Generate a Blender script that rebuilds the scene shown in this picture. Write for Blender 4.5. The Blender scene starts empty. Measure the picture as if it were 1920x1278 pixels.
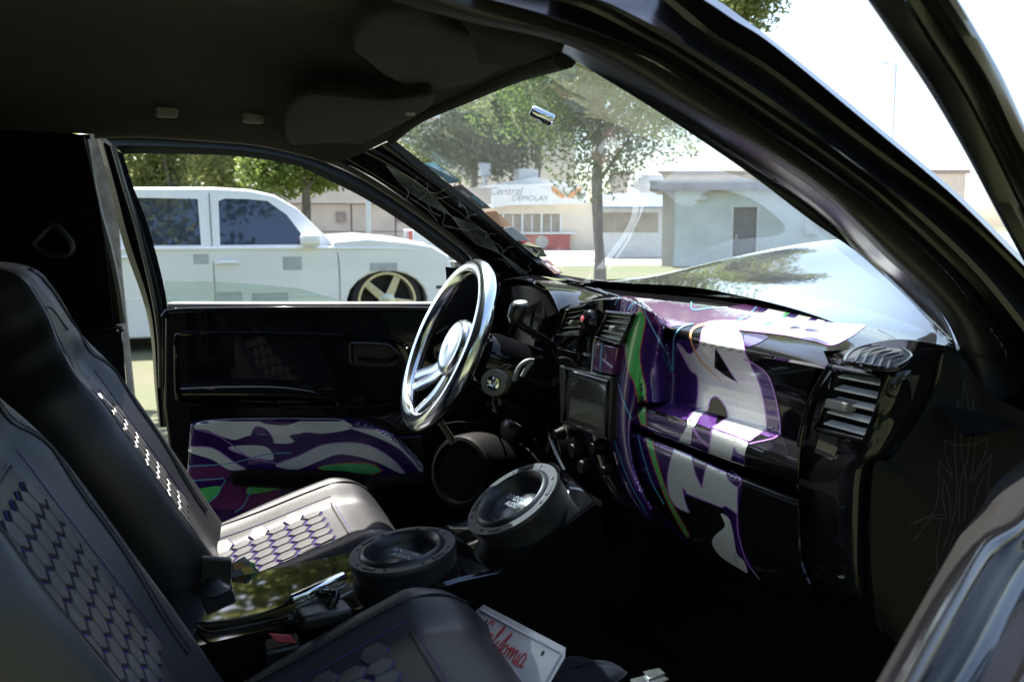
import bpy, bmesh, math, random
import numpy as np
from mathutils import Vector, Matrix
from mathutils.bvhtree import BVHTree
from mathutils.geometry import delaunay_2d_cdt
random.seed(7)
scn = bpy.context.scene
COL = scn.collection
R = math.radians
# ------------------------------------------------------------------ camera, light, exposure
CAM = Vector((-.66, -1.64, 1.2))
YAW, PIT = R(20), math.atan(219/1800)
FW = Vector((math.sin(YAW)*math.cos(PIT), math.cos(YAW)*math.cos(PIT), -math.sin(PIT)))
RT = Vector((math.cos(YAW), -math.sin(YAW), 0))
UP = RT.cross(FW)
cd = bpy.data.cameras.new('camera'); cam = bpy.data.objects.new('camera', cd); COL.objects.link(cam)
cam.matrix_world = Matrix(((RT.x, UP.x, -FW.x, CAM.x), (RT.y, UP.y, -FW.y, CAM.y), (RT.z, UP.z, -FW.z, CAM.z), (0, 0, 0, 1)))
cd.sensor_width = 36; cd.lens = 1800/1920*36; cd.clip_start = .02; cd.clip_end = 900
cd.dof.use_dof = True; cd.dof.focus_distance = 1.8; cd.dof.aperture_fstop = 9
scn.camera = cam
SUN = Vector((-.06, .46, .885)).normalized()
w = bpy.data.worlds.new('World'); scn.world = w; w.use_nodes = True
nt = w.node_tree; bg = nt.nodes['Background']
sky = nt.nodes.new('ShaderNodeTexSky'); sky.sky_type = 'NISHITA'; sky.sun_disc = False
sky.sun_elevation = math.asin(SUN.z); sky.sun_rotation = math.atan2(SUN.x, SUN.y)
sky.air_density = 1.0; sky.dust_density = 2.0; sky.ozone_density = 1.0
nt.links.new(sky.outputs[0], bg.inputs[0]); bg.inputs[1].default_value = .125
sl = bpy.data.lights.new('sun', 'SUN'); sl.energy = 5; sl.angle = R(.5); sl.color = (1, .95, .87)
so = bpy.data.objects.new('sun', sl); COL.objects.link(so); so.rotation_euler = (-SUN).to_track_quat('-Z', 'Y').to_euler()
vs = scn.view_settings; vs.view_transform = 'Standard'; vs.look = 'None'; vs.exposure = 1.95; vs.gamma = 1; vs.use_curve_mapping = False
scn.cycles.max_bounces = 8; scn.cycles.transparent_max_bounces = 16; scn.cycles.use_denoising = True
scn.cycles.caustics_reflective = False; scn.cycles.caustics_refractive = False

# ------------------------------------------------------------------ helpers
def P(px, py, ax, v=None):
    """the point of the place where the line of sight through (px, py) meets a measured plane"""
    d = FW + RT*((px-960)/1800) - UP*((py-639)/1800)
    if ax == 'd': return CAM + d*v
    if isinstance(ax, tuple):
        p0, n = ax
        return CAM + d*((p0-CAM).dot(n)/d.dot(n))
    i = 'xyz'.index(ax)
    return CAM + d*((v-CAM[i])/d[i])
def L(ax, v, *pts): return [P(a, b, ax, v) for a, b in pts]

def crom(pts, n, smooth=True):
    """resample a polyline to n points, evenly by length"""
    pts = [Vector(p) for p in pts]
    if len(pts) > 2 and smooth:
        out = []
        for i in range(len(pts)-1):
            p0 = pts[i-1] if i else pts[0]*2-pts[1]
            p1, p2 = pts[i], pts[i+1]
            p3 = pts[i+2] if i+2 < len(pts) else pts[-1]*2-pts[-2]
            for k in range(12):
                t = k/12
                out.append(.5*((2*p1)+(p2-p0)*t+(2*p0-5*p1+4*p2-p3)*t*t+(3*p1-p0-3*p2+p3)*t**3))
        out.append(pts[-1]); pts = out
    d = [0.]
    for a, b in zip(pts, pts[1:]): d.append(d[-1]+(b-a).length)
    res = []; j = 0
    for i in range(n):
        s = d[-1]*i/(n-1)
        while j < len(d)-2 and d[j+1] < s: j += 1
        t = (s-d[j])/max(1e-9, d[j+1]-d[j])
        res.append(pts[j].lerp(pts[j+1], min(1, max(0, t))))
    return res

def link(name, me, mats, parent=None, smooth=40):
    o = bpy.data.objects.new(name, me)
    COL.objects.link(o)
    if not isinstance(mats, (list, tuple)): mats = [mats]
    if not me.materials:
        for m in mats: me.materials.append(m)
    if smooth:
        me.shade_smooth()
        if smooth < 180: me.set_sharp_from_angle(angle=R(smooth))
    if parent is not None:
        o.parent = parent
        if parent.type == 'EMPTY' and parent.parent is None: o.matrix_parent_inverse = Matrix.Translation(-Vector(parent.location))
    return o
def mesh(name, verts, faces, mats, parent=None, smooth=40, mi=None):
    me = bpy.data.meshes.new(name)
    me.from_pydata([tuple(v) for v in verts], [], faces)
    if mi: me.polygons.foreach_set('material_index', mi)
    me.update()
    return link(name, me, mats, parent, smooth)
def tag(o, label=None, cat=None, group=None, kind=None):
    if label: o['label'] = label
    if cat: o['category'] = cat
    if group: o['group'] = group
    if kind: o['kind'] = kind
    return o
def empty(name, loc, label, cat, group=None):
    o = bpy.data.objects.new(name, None); COL.objects.link(o); o.location = loc; o.empty_display_size = .1
    return tag(o, label, cat, group)

class MB:
    """collects shapes and links them as ONE mesh object"""
    def __init__(s): s.v = []; s.f = []; s.m = []
    def add(s, v, f, m=0):
        b = len(s.v); s.v += [Vector(x) for x in v]
        for q in f: s.f.append(tuple(b+i for i in q)); s.m.append(m)
        return s
    def grid(s, rows, m=0, closed=False):
        n = len(rows[0]); v = [p for r in rows for p in r]; f = []
        for i in range(len(rows)-1):
            for j in range(n if closed else n-1):
                k = (j+1) % n
                f.append((i*n+j, i*n+k, (i+1)*n+k, (i+1)*n+j))
        return s.add(v, f, m)
    def box(s, c, sz, m=0, M=None):
        v = [Vector((x*sz[0]/2, y*sz[1]/2, z*sz[2]/2)) for x in (-1, 1) for y in (-1, 1) for z in (-1, 1)]
        if M is not None: v = [M @ p for p in v]
        v = [p+Vector(c) for p in v]
        return s.add(v, [(0, 1, 3, 2), (4, 6, 7, 5), (0, 4, 5, 1), (2, 3, 7, 6), (0, 2, 6, 4), (1, 5, 7, 3)], m)
    def hexa(s, a, off, m=0):
        """a quad (or any polygon) given by its corners, extruded by the vector off"""
        n = len(a); v = [Vector(p) for p in a]+[Vector(p)+Vector(off) for p in a]
        f = [tuple(range(n)), tuple(range(2*n-1, n-1, -1))]+[(i, n+i, n+(i+1) % n, (i+1) % n) for i in range(n)]
        return s.add(v, f, m)
    def tube(s, pts, r, seg=8, m=0, closed=False, caps=True, flat=1., upv=None):
        pts = [Vector(p) for p in pts]; n = len(pts); rows = []; prev = None
        for i, p in enumerate(pts):
            if closed: t = pts[(i+1) % n]-pts[i-1]
            else: t = pts[min(i+1, n-1)]-pts[max(i-1, 0)]
            t.normalize()
            if prev is None:
                u = Vector(upv) if upv else (Vector((0, 0, 1)) if abs(t.z) < .9 else Vector((1, 0, 0)))
            else: u = prev
            u = (u-t*u.dot(t)); u.normalize(); prev = u; w_ = t.cross(u)
            rr = r[i] if isinstance(r, (list, tuple)) else r
            rows.append([p+(u*math.cos(a)*flat+w_*math.sin(a))*rr for a in [2*math.pi*k/seg for k in range(seg)]])
        if closed: rows.append(rows[0])
        b = len(s.v); s.grid(rows, m, True)
        if caps and not closed:
            s.f.append(tuple(range(b+seg-1, b-1, -1))); s.m.append(m)
            e = b+seg*(n-1); s.f.append(tuple(range(e, e+seg))); s.m.append(m)
        return s
    def lathe(s, c, axis, prof, seg=40, m=0, ref=None):
        """prof: (radius, height along axis)"""
        ax = Vector(axis).normalized(); u = Vector(ref) if ref else (Vector((0, 0, 1)) if abs(ax.z) < .9 else Vector((1, 0, 0)))
        u = (u-ax*u.dot(ax)).normalized(); w_ = ax.cross(u)
        rows = [[Vector(c)+ax*h+(u*math.cos(2*math.pi*k/seg)+w_*math.sin(2*math.pi*k/seg))*r for k in range(seg)] for r, h in prof]
        return s.grid(rows, m, True)
    def build(s, name, mats, parent=None, smooth=40, bevel=0, seg=2, weld=False, sub=0, solid=0):
        o = mesh(name, s.v, s.f, mats, parent, 0 if (bevel or weld or sub) else smooth, s.m)
        if weld:
            bm = bmesh.new(); bm.from_mesh(o.data); bmesh.ops.remove_doubles(bm, verts=bm.verts, dist=1e-5)
            bmesh.ops.recalc_face_normals(bm, faces=bm.faces); bm.to_mesh(o.data); bm.free()
        if bevel or weld or sub:
            o.data.shade_smooth(); o.data.set_sharp_from_angle(angle=R(smooth))
        if solid:
            md = o.modifiers.new('solid', 'SOLIDIFY'); md.thickness = solid; md.offset = 0
        if bevel:
            md = o.modifiers.new('bevel', 'BEVEL'); md.width = bevel; md.segments = seg; md.limit_method = 'ANGLE'; md.angle_limit = R(35); md.harden_normals = False
        if sub:
            md = o.modifiers.new('sub', 'SUBSURF'); md.levels = sub; md.render_levels = sub
        return o

def loft(name, rows, mats, parent=None, n=40, nv=1, smooth=40, solid=0, flip=False, across=True, relax=0):
    """a surface through measured rails; each rail resampled, nv spans between two rails"""
    rr = [crom(r, n) for r in rows]
    for _ in range(relax): rr = [[r[0]]+[(r[i-1]+r[i]*2+r[i+1])/4 for i in range(1, n-1)]+[r[-1]] for r in rr]
    if nv > 1:
        cols = [crom([r[j] for r in rr], (len(rr)-1)*nv+1, across) for j in range(n)]
        rr = [[cols[j][i] for j in range(n)] for i in range(len(cols[0]))]
    if flip: rr = rr[::-1]
    return MB().grid(rr).build(name, mats, parent, smooth, solid=solid)

def bvh(objs):
    v = []; f = []
    for o in objs:
        b = len(v); v += [tuple(x.co) for x in o.data.vertices]; f += [tuple(b+i for i in p.vertices) for p in o.data.polygons]
    return BVHTree.FromPolygons(v, f)
def smooth_poly(pts, k=6):
    """closed Catmull-Rom outline in two dimensions; a point written (x, y, 1) stays a sharp corner"""
    n = len(pts); out = []
    for i in range(n):
        p1, p2 = pts[i], pts[(i+1) % n]; p0, p3 = pts[i-1], pts[(i+2) % n]
        a, b, c, d = [np.array(q[:2], float) for q in (p0, p1, p2, p3)]
        if len(p1) > 2: a = b*2-c if len(p2) > 2 else b
        if len(p2) > 2: d = c*2-b if len(p1) > 2 else c
        for j in range(k):
            t = j/k
            out.append(.5*((2*b)+(c-a)*t+(2*a-5*b+4*c-d)*t*t+(3*b-a-3*c+d)*t**3))
    return out
def inside(p, poly):
    x, y = p; c = False; j = len(poly)-1
    for i in range(len(poly)):
        xi, yi = poly[i]; xj, yj = poly[j]
        if (yi > y) != (yj > y) and x < (xj-xi)*(y-yi)/(yj-yi)+xi: c = not c
        j = i
    return c
def offset_line(pts, wd):
    """outline of a stroke of width wd tapering to its ends"""
    q = [np.array((p.x, p.y)) for p in crom([Vector((a, b, 0)) for a, b in pts], max(8, len(pts)*6))]
    l, r = [], []; n = len(q)
    for i in range(n):
        t = q[min(i+1, n-1)]-q[max(i-1, 0)]; t = t/(np.linalg.norm(t)+1e-9); nrm = np.array((-t[1], t[0]))
        ww = wd/2 if not isinstance(wd, (list, tuple)) else (wd[0]+(wd[1]-wd[0])*i/(n-1))/2
        l.append(q[i]+nrm*ww); r.append(q[i]-nrm*ww)
    return l+r[::-1]
def paint(mb, tree, poly, mi, lift, step=5., jump=.02, sm=True):
    """a painted shape as a thin skin lying on the surfaces in tree"""
    pl = [tuple(p) for p in (smooth_poly(poly) if sm else poly)]
    dense = []
    for i in range(len(pl)):
        a = np.array(pl[i]); b = np.array(pl[(i+1) % len(pl)]); k = max(1, int(np.linalg.norm(b-a)/step))
        dense += [a+(b-a)*j/k for j in range(k)]
    pl = [tuple(p) for p in dense]
    xs = [p[0] for p in pl]; ys = [p[1] for p in pl]
    pts = [Vector(p) for p in pl]
    x = min(xs)+step/2
    while x < max(xs):
        y = min(ys)+step/2
        while y < max(ys):
            if inside((x, y), pl): pts.append(Vector((x, y)))
            y += step
        x += step
    n = len(pl)
    res = delaunay_2d_cdt(pts, [], [list(range(n))], 1, 1e-4)
    V2, F2 = res[0], res[2]
    co = []; lim = []
    for p in V2:
        d = (FW+RT*((p[0]-960)/1800)-UP*((p[1]-639)/1800)).normalized()
        h = tree.ray_cast(CAM, d)
        if h[0] is None: co.append(None); lim.append(0); continue
        nr = h[1] if h[1].dot(d) < 0 else -h[1]
        co.append(h[0]+nr*lift); lim.append(.004+2.6*max(step, 7)*h[3]/1800/max(.05, abs(h[1].dot(d))))
    fs = []
    for f in F2:
        if any(co[i] is None for i in f): continue
        if max((co[f[i]]-co[f[i-1]]).length for i in range(len(f))) > max(lim[i] for i in f): continue
        if (co[f[1]]-co[f[0]]).cross(co[f[2]]-co[f[0]]).dot(CAM-co[f[0]]) < 0: f = f[::-1]
        fs.append(tuple(f))
    used = sorted({i for f in fs for i in f}); ix = {k: i for i, k in enumerate(used)}
    mb.add([co[k] for k in used], [tuple(ix[i] for i in f) for f in fs], mi)

# ------------------------------------------------------------------ materials
def mat(name, col, rough=.5, metal=0., coat=0., var=.0, vscale=8., bump=0., bscale=60., spec=.5, col2=None, rvar=0., detail=4., sheen=0., coatr=.03, bdist=.002):
    m = bpy.data.materials.new(name); m.use_nodes = True
    t = m.node_tree; b = t.nodes['Principled BSDF']
    b.inputs['Base Color'].default_value = (*col, 1); b.inputs['Roughness'].default_value = rough
    b.inputs['Metallic'].default_value = metal; b.inputs['Coat Weight'].default_value = coat; b.inputs['Coat Roughness'].default_value = coatr
    b.inputs['Specular IOR Level'].default_value = spec
    if sheen: b.inputs['Sheen Weight'].default_value = sheen
    tc = t.nodes.new('ShaderNodeTexCoord')
    n = t.nodes.new('ShaderNodeTexNoise'); n.inputs['Scale'].default_value = vscale; n.inputs['Detail'].default_value = detail
    t.links.new(tc.outputs['Object'], n.inputs['Vector'])
    if var or col2:
        c2 = col2 or tuple(max(0, c*(1-var)) for c in col); c1 = col if col2 else tuple(c*(1+var) for c in col)
        rp = t.nodes.new('ShaderNodeValToRGB'); rp.color_ramp.elements[0].position = .35; rp.color_ramp.elements[1].position = .68
        rp.color_ramp.elements[0].color = (*c2, 1); rp.color_ramp.elements[1].color = (*c1, 1)
        t.links.new(n.outputs[0], rp.inputs[0]); t.links.new(rp.outputs[0], b.inputs['Base Color'])
    if rvar:
        mr = t.nodes.new('ShaderNodeMapRange'); mr.inputs[3].default_value = max(0, rough-rvar); mr.inputs[4].default_value = rough+rvar
        t.links.new(n.outputs[0], mr.inputs[0]); t.links.new(mr.outputs[0], b.inputs['Roughness'])
    if bump:
        n2 = t.nodes.new('ShaderNodeTexNoise'); n2.inputs['Scale'].default_value = bscale; n2.inputs['Detail'].default_value = 3
        t.links.new(tc.outputs['Object'], n2.inputs['Vector'])
        bp = t.nodes.new('ShaderNodeBump'); bp.inputs['Strength'].default_value = bump; bp.inputs['Distance'].default_value = bdist
        t.links.new(n2.outputs[0], bp.inputs['Height']); t.links.new(bp.outputs[0], b.inputs['Normal'])
    return m
M = {}
M['black'] = mat('black_gloss_paint', (.006, .006, .007), .06, coat=.7, spec=0, rvar=.03, vscale=3)
M['jamb'] = mat('black_jamb_paint', (.006, .006, .008), .27, coat=1, spec=0, coatr=.27, bump=.02, bscale=90)
M['blackp'] = mat('black_plastic', (.012, .012, .013), .38, bump=.15, bscale=400, rvar=.06)
M['rubber'] = mat('black_rubber', (.016, .016, .016), .55, bump=.1, bscale=200)
M['cloth'] = mat('dark_headliner_cloth', (.0105, .0092, .0075), .95, spec=.15, var=.25, vscale=25, bump=.4, bscale=500, sheen=.05)
M['carpet'] = mat('black_carpet', (.0022, .0022, .0023), .95, spec=.1, var=.3, vscale=200, bump=.8, bscale=600)
M['speckle'] = mat('speckled_liner', (.0055, .005, .0045), .8, spec=.15, col2=None, bump=1., bscale=500, var=.3, vscale=900)
M['leather'] = mat('black_leather', (.021, .021, .023), .43, spec=.5, var=.12, vscale=6, bump=.22, bscale=700, rvar=.05)
M['pad'] = mat('quilted_leather', (.050, .049, .050), .40, spec=.5, var=.12, vscale=9, bump=.22, bscale=700)
M['thread'] = mat('purple_thread', (.075, .035, .26), .6, var=.3, vscale=300)
M['seam'] = mat('dark_seam', (.008, .008, .010), .6)
M['chrome'] = mat('polished_aluminium', (.80, .82, .84), .07, metal=1, rvar=.03, vscale=14)
M['rim'] = mat('polished_wheel_rim', (.82, .85, .88), .17, metal=1, rvar=.04, vscale=14)
M['alu'] = mat('brushed_aluminium', (.70, .71, .73), .22, metal=1, rvar=.05, vscale=40)
M['purple'] = mat('purple_paint', (.12, .03, .225), .30, metal=.15, coat=1, var=.18, vscale=4)
M['violet'] = mat('dark_violet_paint', (.045, .010, .13), .22, metal=.15, coat=1, var=.2, vscale=6)
M['plum'] = mat('plum_paint', (.17, .035, .16), .25, metal=.3, coat=1, var=.2, vscale=7)
M['lilac'] = mat('lilac_outline_paint', (.42, .20, .58), .3, coat=1)
M['green'] = mat('green_paint', (.08, .46, .13), .3, coat=1, col2=(.11, .58, .16), vscale=40)
M['red'] = mat('red_pinstripe', (.60, .07, .07), .35, coat=1)
M['blue'] = mat('light_blue_pinstripe', (.12, .38, .66), .35, coat=1)
M['pale'] = mat('pale_pinstripe', (.34, .40, .50), .35, coat=1)
M['mirror'] = mat('black_lacquer', (.004, .004, .005), .035, coat=1, spec=.5, rvar=.01, vscale=3)
M['satin'] = mat('black_satin_panel', (.0025, .0025, .0026), .5, spec=.12, rvar=.04)
M['greypin'] = mat('grey_pinstripe', (.020, .020, .021), .5, spec=.2)
def flake():
    m = mat('silver_flake_paint', (.50, .50, .47), .36, metal=.35, coat=1)
    t = m.node_tree; b = t.nodes['Principled BSDF']
    tc = t.nodes.new('ShaderNodeTexCoord'); v = t.nodes.new('ShaderNodeTexVoronoi'); v.inputs['Scale'].default_value = 900
    t.links.new(tc.outputs['Object'], v.inputs[0])
    mr = t.nodes.new('ShaderNodeMapRange'); mr.inputs[3].default_value = .70; mr.inputs[4].default_value = .92
    t.links.new(v.outputs['Color'], mr.inputs[0])
    cb = t.nodes.new('ShaderNodeCombineColor')
    for i in range(3): t.links.new(mr.outputs[0], cb.inputs[i])
    t.links.new(cb.outputs[0], b.inputs['Base Color']); return m
M['silver'] = flake()
M['screen'] = mat('dark_screen_glass', (.06, .06, .045), .16, coat=.6)  # base colour holds an olive grey reflection
M['white'] = mat('white_car_paint', (.83, .84, .86), .25, coat=1, var=.03, vscale=2)
M['primer'] = mat('grey_primer', (.42, .44, .47), .6, var=.12, vscale=9)
M['tint'] = mat('tinted_car_glass', (.024, .036, .066), .04, coat=1)
M['tyre'] = mat('tyre_rubber', (.02, .02, .02), .8, bump=.3, bscale=80)
M['wheelgold'] = mat('brushed_wheel', (.62, .58, .44), .3, metal=.8, var=.1, vscale=30)
M['redlamp'] = mat('red_tail_lamp', (.55, .02, .015), .15, coat=1)
M['rubberlight'] = mat('olive_weatherstrip', (.05, .05, .032), .4, bump=.1, bscale=200)
M['plate'] = mat('white_plate', (.40, .38, .385), .35, coat=.3, var=.04, vscale=20)
M['platered'] = mat('plate_red_print', (.45, .03, .03), .4)
M['plateblue'] = mat('plate_blue_print', (.03, .05, .45), .4)
M['print'] = mat('grey_print', (.26, .28, .31), .4)
M['buckle'] = mat('red_buckle_button', (.50, .07, .09), .4)
M['greyp'] = mat('grey_plastic', (.20, .20, .19), .5, var=.1, vscale=60)
M['cone'] = mat('speaker_cone', (.014, .015, .018), .36, rvar=.06)
M['gasket'] = mat('speaker_gasket', (.022, .023, .027), .48, bump=.2, bscale=300)
M['amber'] = mat('amber_ring', (.60, .28, .03), .5)
# outdoors
M['grass'] = mat('grass', (.070, .095, .032), .95, col2=(.105, .095, .060), vscale=.35, bump=.6, bscale=20, bdist=.03)
M['concrete'] = mat('concrete', (.44, .42, .38), .9, var=.12, vscale=2, bump=.2, bscale=12)
M['asphalt'] = mat('asphalt', (.20, .19, .18), .92, var=.2, vscale=1.5, bump=.3, bscale=60)
M['cream'] = mat('cream_stucco', (.66, .58, .46), .9, var=.06, vscale=2, bump=.2, bscale=30)
M['stucco'] = mat('grey_green_stucco', (.66, .70, .67), .92, var=.10, vscale=1.4, bump=.3, bscale=40)
M['beige'] = mat('beige_block_wall', (.48, .42, .35), .9, var=.08, vscale=1.8, bump=.2, bscale=25)
M['whitep'] = mat('white_painted_board', (.72, .72, .70), .6, var=.06, vscale=3)
M['trim'] = mat('brown_roof_trim', (.24, .19, .165), .7, var=.15, vscale=5)
M['awning'] = mat('blue_grey_awning', (.17, .22, .28), .8, var=.1, vscale=6)
M['redp'] = mat('red_painted_board', (.40, .06, .05), .6, var=.15, vscale=3)
M['orange'] = mat('orange_print', (.62, .30, .12), .6, var=.1, vscale=5)
M['yellow'] = mat('yellow_print', (.70, .52, .14), .6)
M['bluep'] = mat('blue_plastic', (.05, .16, .36), .5, var=.1, vscale=4)
M['signgrey'] = mat('grey_sign_lettering', (.22, .24, .27), .6)
M['winglass'] = mat('stand_window', (.30, .26, .20), .25, var=.2, vscale=2, coat=.4)
M['screen_door'] = mat('screen_door_mesh', (.20, .19, .18), .8, var=.15, vscale=20)
M['bark'] = mat('grey_bark', (.20, .175, .15), .95, col2=(.12, .10, .085), vscale=9, bump=.8, bscale=22, bdist=.02)
M['steel'] = mat('galvanised_steel', (.52, .52, .53), .45, metal=.6, var=.1, vscale=10)
def leafmat(name, c1, c2):
    m = bpy.data.materials.new(name); m.use_nodes = True; t = m.node_tree; t.nodes.clear()
    out = t.nodes.new('ShaderNodeOutputMaterial')
    g = t.nodes.new('ShaderNodeNewGeometry')
    rp = t.nodes.new('ShaderNodeValToRGB'); rp.color_ramp.elements[0].color = (*c1, 1); rp.color_ramp.elements[1].color = (*c2, 1)
    t.links.new(g.outputs['Random Per Island'], rp.inputs[0])
    b = t.nodes.new('ShaderNodeBsdfPrincipled'); b.inputs['Roughness'].default_value = .5
    tr = t.nodes.new('ShaderNodeBsdfTranslucent'); mx = t.nodes.new('ShaderNodeMixShader'); mx.inputs[0].default_value = .55
    t.links.new(rp.outputs[0], b.inputs['Base Color']); t.links.new(rp.outputs[0], tr.inputs[0])
    t.links.new(b.outputs[0], mx.inputs[1]); t.links.new(tr.outputs[0], mx.inputs[2]); t.links.new(mx.outputs[0], out.inputs[0])
    return m
M['leaf'] = leafmat('green_leaf', (.09, .14, .03), (.26, .32, .08))
M['leafy'] = leafmat('yellow_green_leaf', (.15, .18, .05), (.32, .34, .12))
M['leafd'] = leafmat('dark_leaf', (.05, .08, .03), (.15, .19, .065))
def glassmat(name, tint=(1, 1, 1), haze=.0, refl=1.6, band=False):
    m = bpy.data.materials.new(name); m.use_nodes = True; t = m.node_tree; t.nodes.clear()
    out = t.nodes.new('ShaderNodeOutputMaterial')
    lw = t.nodes.new('ShaderNodeLayerWeight'); lw.inputs[0].default_value = .5
    pw = t.nodes.new('ShaderNodeMath'); pw.operation = 'POWER'; pw.inputs[1].default_value = 5; t.links.new(lw.outputs['Facing'], pw.inputs[0])
    ml = t.nodes.new('ShaderNodeMath'); ml.operation = 'MULTIPLY_ADD'; ml.inputs[1].default_value = .68; ml.inputs[2].default_value = .045*refl; ml.use_clamp = True
    t.links.new(pw.outputs[0], ml.inputs[0])
    tr = t.nodes.new('ShaderNodeBsdfTransparent'); tr.inputs[0].default_value = (*tint, 1)
    gl = t.nodes.new('ShaderNodeBsdfGlossy'); gl.inputs['Roughness'].default_value = .01
    mx = t.nodes.new('ShaderNodeMixShader'); t.links.new(ml.outputs[0], mx.inputs[0]); t.links.new(gl.outputs[0], mx.inputs[2])
    tc = t.nodes.new('ShaderNodeTexCoord')
    if band:   # the factory sun strip along the top edge, by height in the glass
        sx = t.nodes.new('ShaderNodeSeparateXYZ'); t.links.new(tc.outputs['Object'], sx.inputs[0])
        mr = t.nodes.new('ShaderNodeMapRange'); mr.inputs[1].default_value = band[0]; mr.inputs[2].default_value = band[1]
        t.links.new(sx.outputs[2], mr.inputs[0])
        cm = t.nodes.new('ShaderNodeMix'); cm.data_type = 'RGBA'; cm.inputs[6].default_value = (*tint, 1); cm.inputs[7].default_value = (.60, .74, .82, 1)
        t.links.new(mr.outputs[0], cm.inputs[0]); t.links.new(cm.outputs[2], tr.inputs[0])
    if haze:
        ns = t.nodes.new('ShaderNodeTexNoise'); ns.inputs['Scale'].default_value = 9; ns.inputs['Detail'].default_value = 6
        t.links.new(tc.outputs['Object'], ns.inputs['Vector'])
        mh = t.nodes.new('ShaderNodeMapRange'); mh.inputs[3].default_value = haze*.6; mh.inputs[4].default_value = haze*1.4
        t.links.new(ns.outputs[0], mh.inputs[0])
        tl = t.nodes.new('ShaderNodeBsdfTranslucent'); tl.inputs[0].default_value = (.8, .8, .8, 1)
        m2 = t.nodes.new('ShaderNodeMixShader'); t.links.new(mh.outputs[0], m2.inputs[0])
        t.links.new(tr.outputs[0], m2.inputs[1]); t.links.new(tl.outputs[0], m2.inputs[2]); t.links.new(m2.outputs[0], mx.inputs[1])
    else: t.links.new(tr.outputs[0], mx.inputs[1])
    t.links.new(mx.outputs[0], out.inputs[0]); return m
M['windshield'] = glassmat('windshield_glass', (.93, .97, .95), .022, 1.6, (1.27, 1.37))
M['glass'] = glassmat('door_glass', (.80, .88, .84), .02, 1.6)

# ------------------------------------------------------------------ ground
def sheet(name, pts, z, m):
    o = mesh(name, [(a, b, z) for a, b in pts], [tuple(range(len(pts)))], m, None, 0); tag(o, kind='structure'); return o
sheet('ground', [(-300, -300), (300, -300), (300, 300), (-300, 300)], 0, M['grass'])
sheet('path', [(-60, 27.5), (100, 19.5), (100, 21.5), (-60, 29.5)], .004, M['concrete'])
sheet('road', [(-90, 31), (120, 22.5), (120, 120), (-90, 120)], .004, M['asphalt'])
sheet('forecourt', [(-20, 34), (70, 26), (70, 58), (-20, 58)], .008, M['concrete'])

# trees -------------------------------------------------------------
def crown_mesh(name, blobs, n, size, m, seed, flat=.0):
    rnd = random.Random(seed); v = []; f = []
    tot = sum(b[3]**2 for b in blobs)
    for (cx, cy, cz, r) in blobs:
        for _ in range(int(n*r*r/tot)):
            d = Vector((rnd.gauss(0, 1), rnd.gauss(0, 1), rnd.gauss(0, 1))).normalized()
            c = Vector((cx, cy, cz))+Vector((d.x, d.y, d.z*.8))*r*(rnd.random()**.45)
            a = Vector((rnd.gauss(0, 1), rnd.gauss(0, 1), rnd.gauss(-.3, .8))).normalized()
            b = a.cross(Vector((rnd.gauss(0, 1), rnd.gauss(0, 1), rnd.gauss(0, 1)))).normalized()
            s = size*rnd.uniform(.6, 1.35); k = len(v)
            v += [c-a*s, c+b*s*.42+a*s*.1, c+a*s, c-b*s*.42+a*s*.1]
            f.append((k, k+1, k+2, k+3))
    me = bpy.data.meshes.new(name); me.from_pydata([tuple(q) for q in v], [], f); me.materials.append(m); return me
def tree(loc, h, rad, trunk_r, label, m, seed, n=5000, size=.09, low=.38, group='trees in the park', lean=0., name='tree', nblob=16, limbs=5):
    rnd = random.Random(seed)
    t = empty(name, loc, label, 'tree', group)
    blobs = []
    for i in range(nblob):
        a = rnd.uniform(0, 6.28); q = rnd.random()**.6*rad*.72; zz = h*(low+(1-low)*rnd.uniform(.12, .86))
        sh = 1-.45*abs((zz/h-low)/(1-low)-.45)
        blobs.append((math.cos(a)*q*sh+lean*zz, math.sin(a)*q*sh, zz, rad*rnd.uniform(.26, .46)))
    tb = MB(); top = Vector((lean*h*.75, 0, h*.78))
    tr = [Vector((0, 0, -.05)), Vector((rnd.uniform(-.03, .03)*h*.2, rnd.uniform(-.02, .02)*h, h*low*.6)), Vector((lean*h*low, 0, h*low)), top]
    tb.tube(crom(tr, 14), [trunk_r*(1.25-.35*min(1, i/3)-.7*max(0, i-5)/9) for i in range(14)], 12)
    for i in range(limbs):
        b = blobs[i*len(blobs)//limbs]; s0 = tr[2].lerp(top, rnd.uniform(0, .45)); e = Vector(b[:3])
        mid = s0.lerp(e, .5)+Vector((0, 0, -.06*h*.3))
        pts = crom([s0, mid, e], 8); tb.tube(pts, [trunk_r*.5*(1-.85*k/7) for k in range(8)], 7)
    o = tb.build('trunk', M['bark'], None, 60); o.parent = t
    c = link('crown', crown_mesh('crown', blobs, n, size, m, seed), m, None, 0); c.parent = t
    return t
def at_ground(px, dist):
    """ground point in the direction of picture column px, dist metres away"""
    a = YAW+math.atan((px-960)/1800); return Vector((CAM.x+math.sin(a)*dist, CAM.y+math.cos(a)*dist, 0))
tree(at_ground(1121, 14), 4.5, 1.95, .064, 'green tree with thin grey trunk seen through the middle of the windshield', M['leaf'], 3, 34000, .040, .40, nblob=30)
tree(at_ground(890, 50), 13, 5.2, .2, 'dark drooping tree above the snack stand, behind the top corner of the windshield', M['leafd'], 5, 26000, .15, .28, nblob=26)
tree(at_ground(1010, 54), 16, 5.0, .22, 'taller dark tree behind the crown of the thin windshield tree', M['leafd'], 21, 22000, .16, .36, nblob=22)
tree(at_ground(578, 16.5), 4.2, 1.35, .09, 'bright green tree rising behind the windshield of the white crew cab', M['leaf'], 8, 15000, .055, .36)
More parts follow.
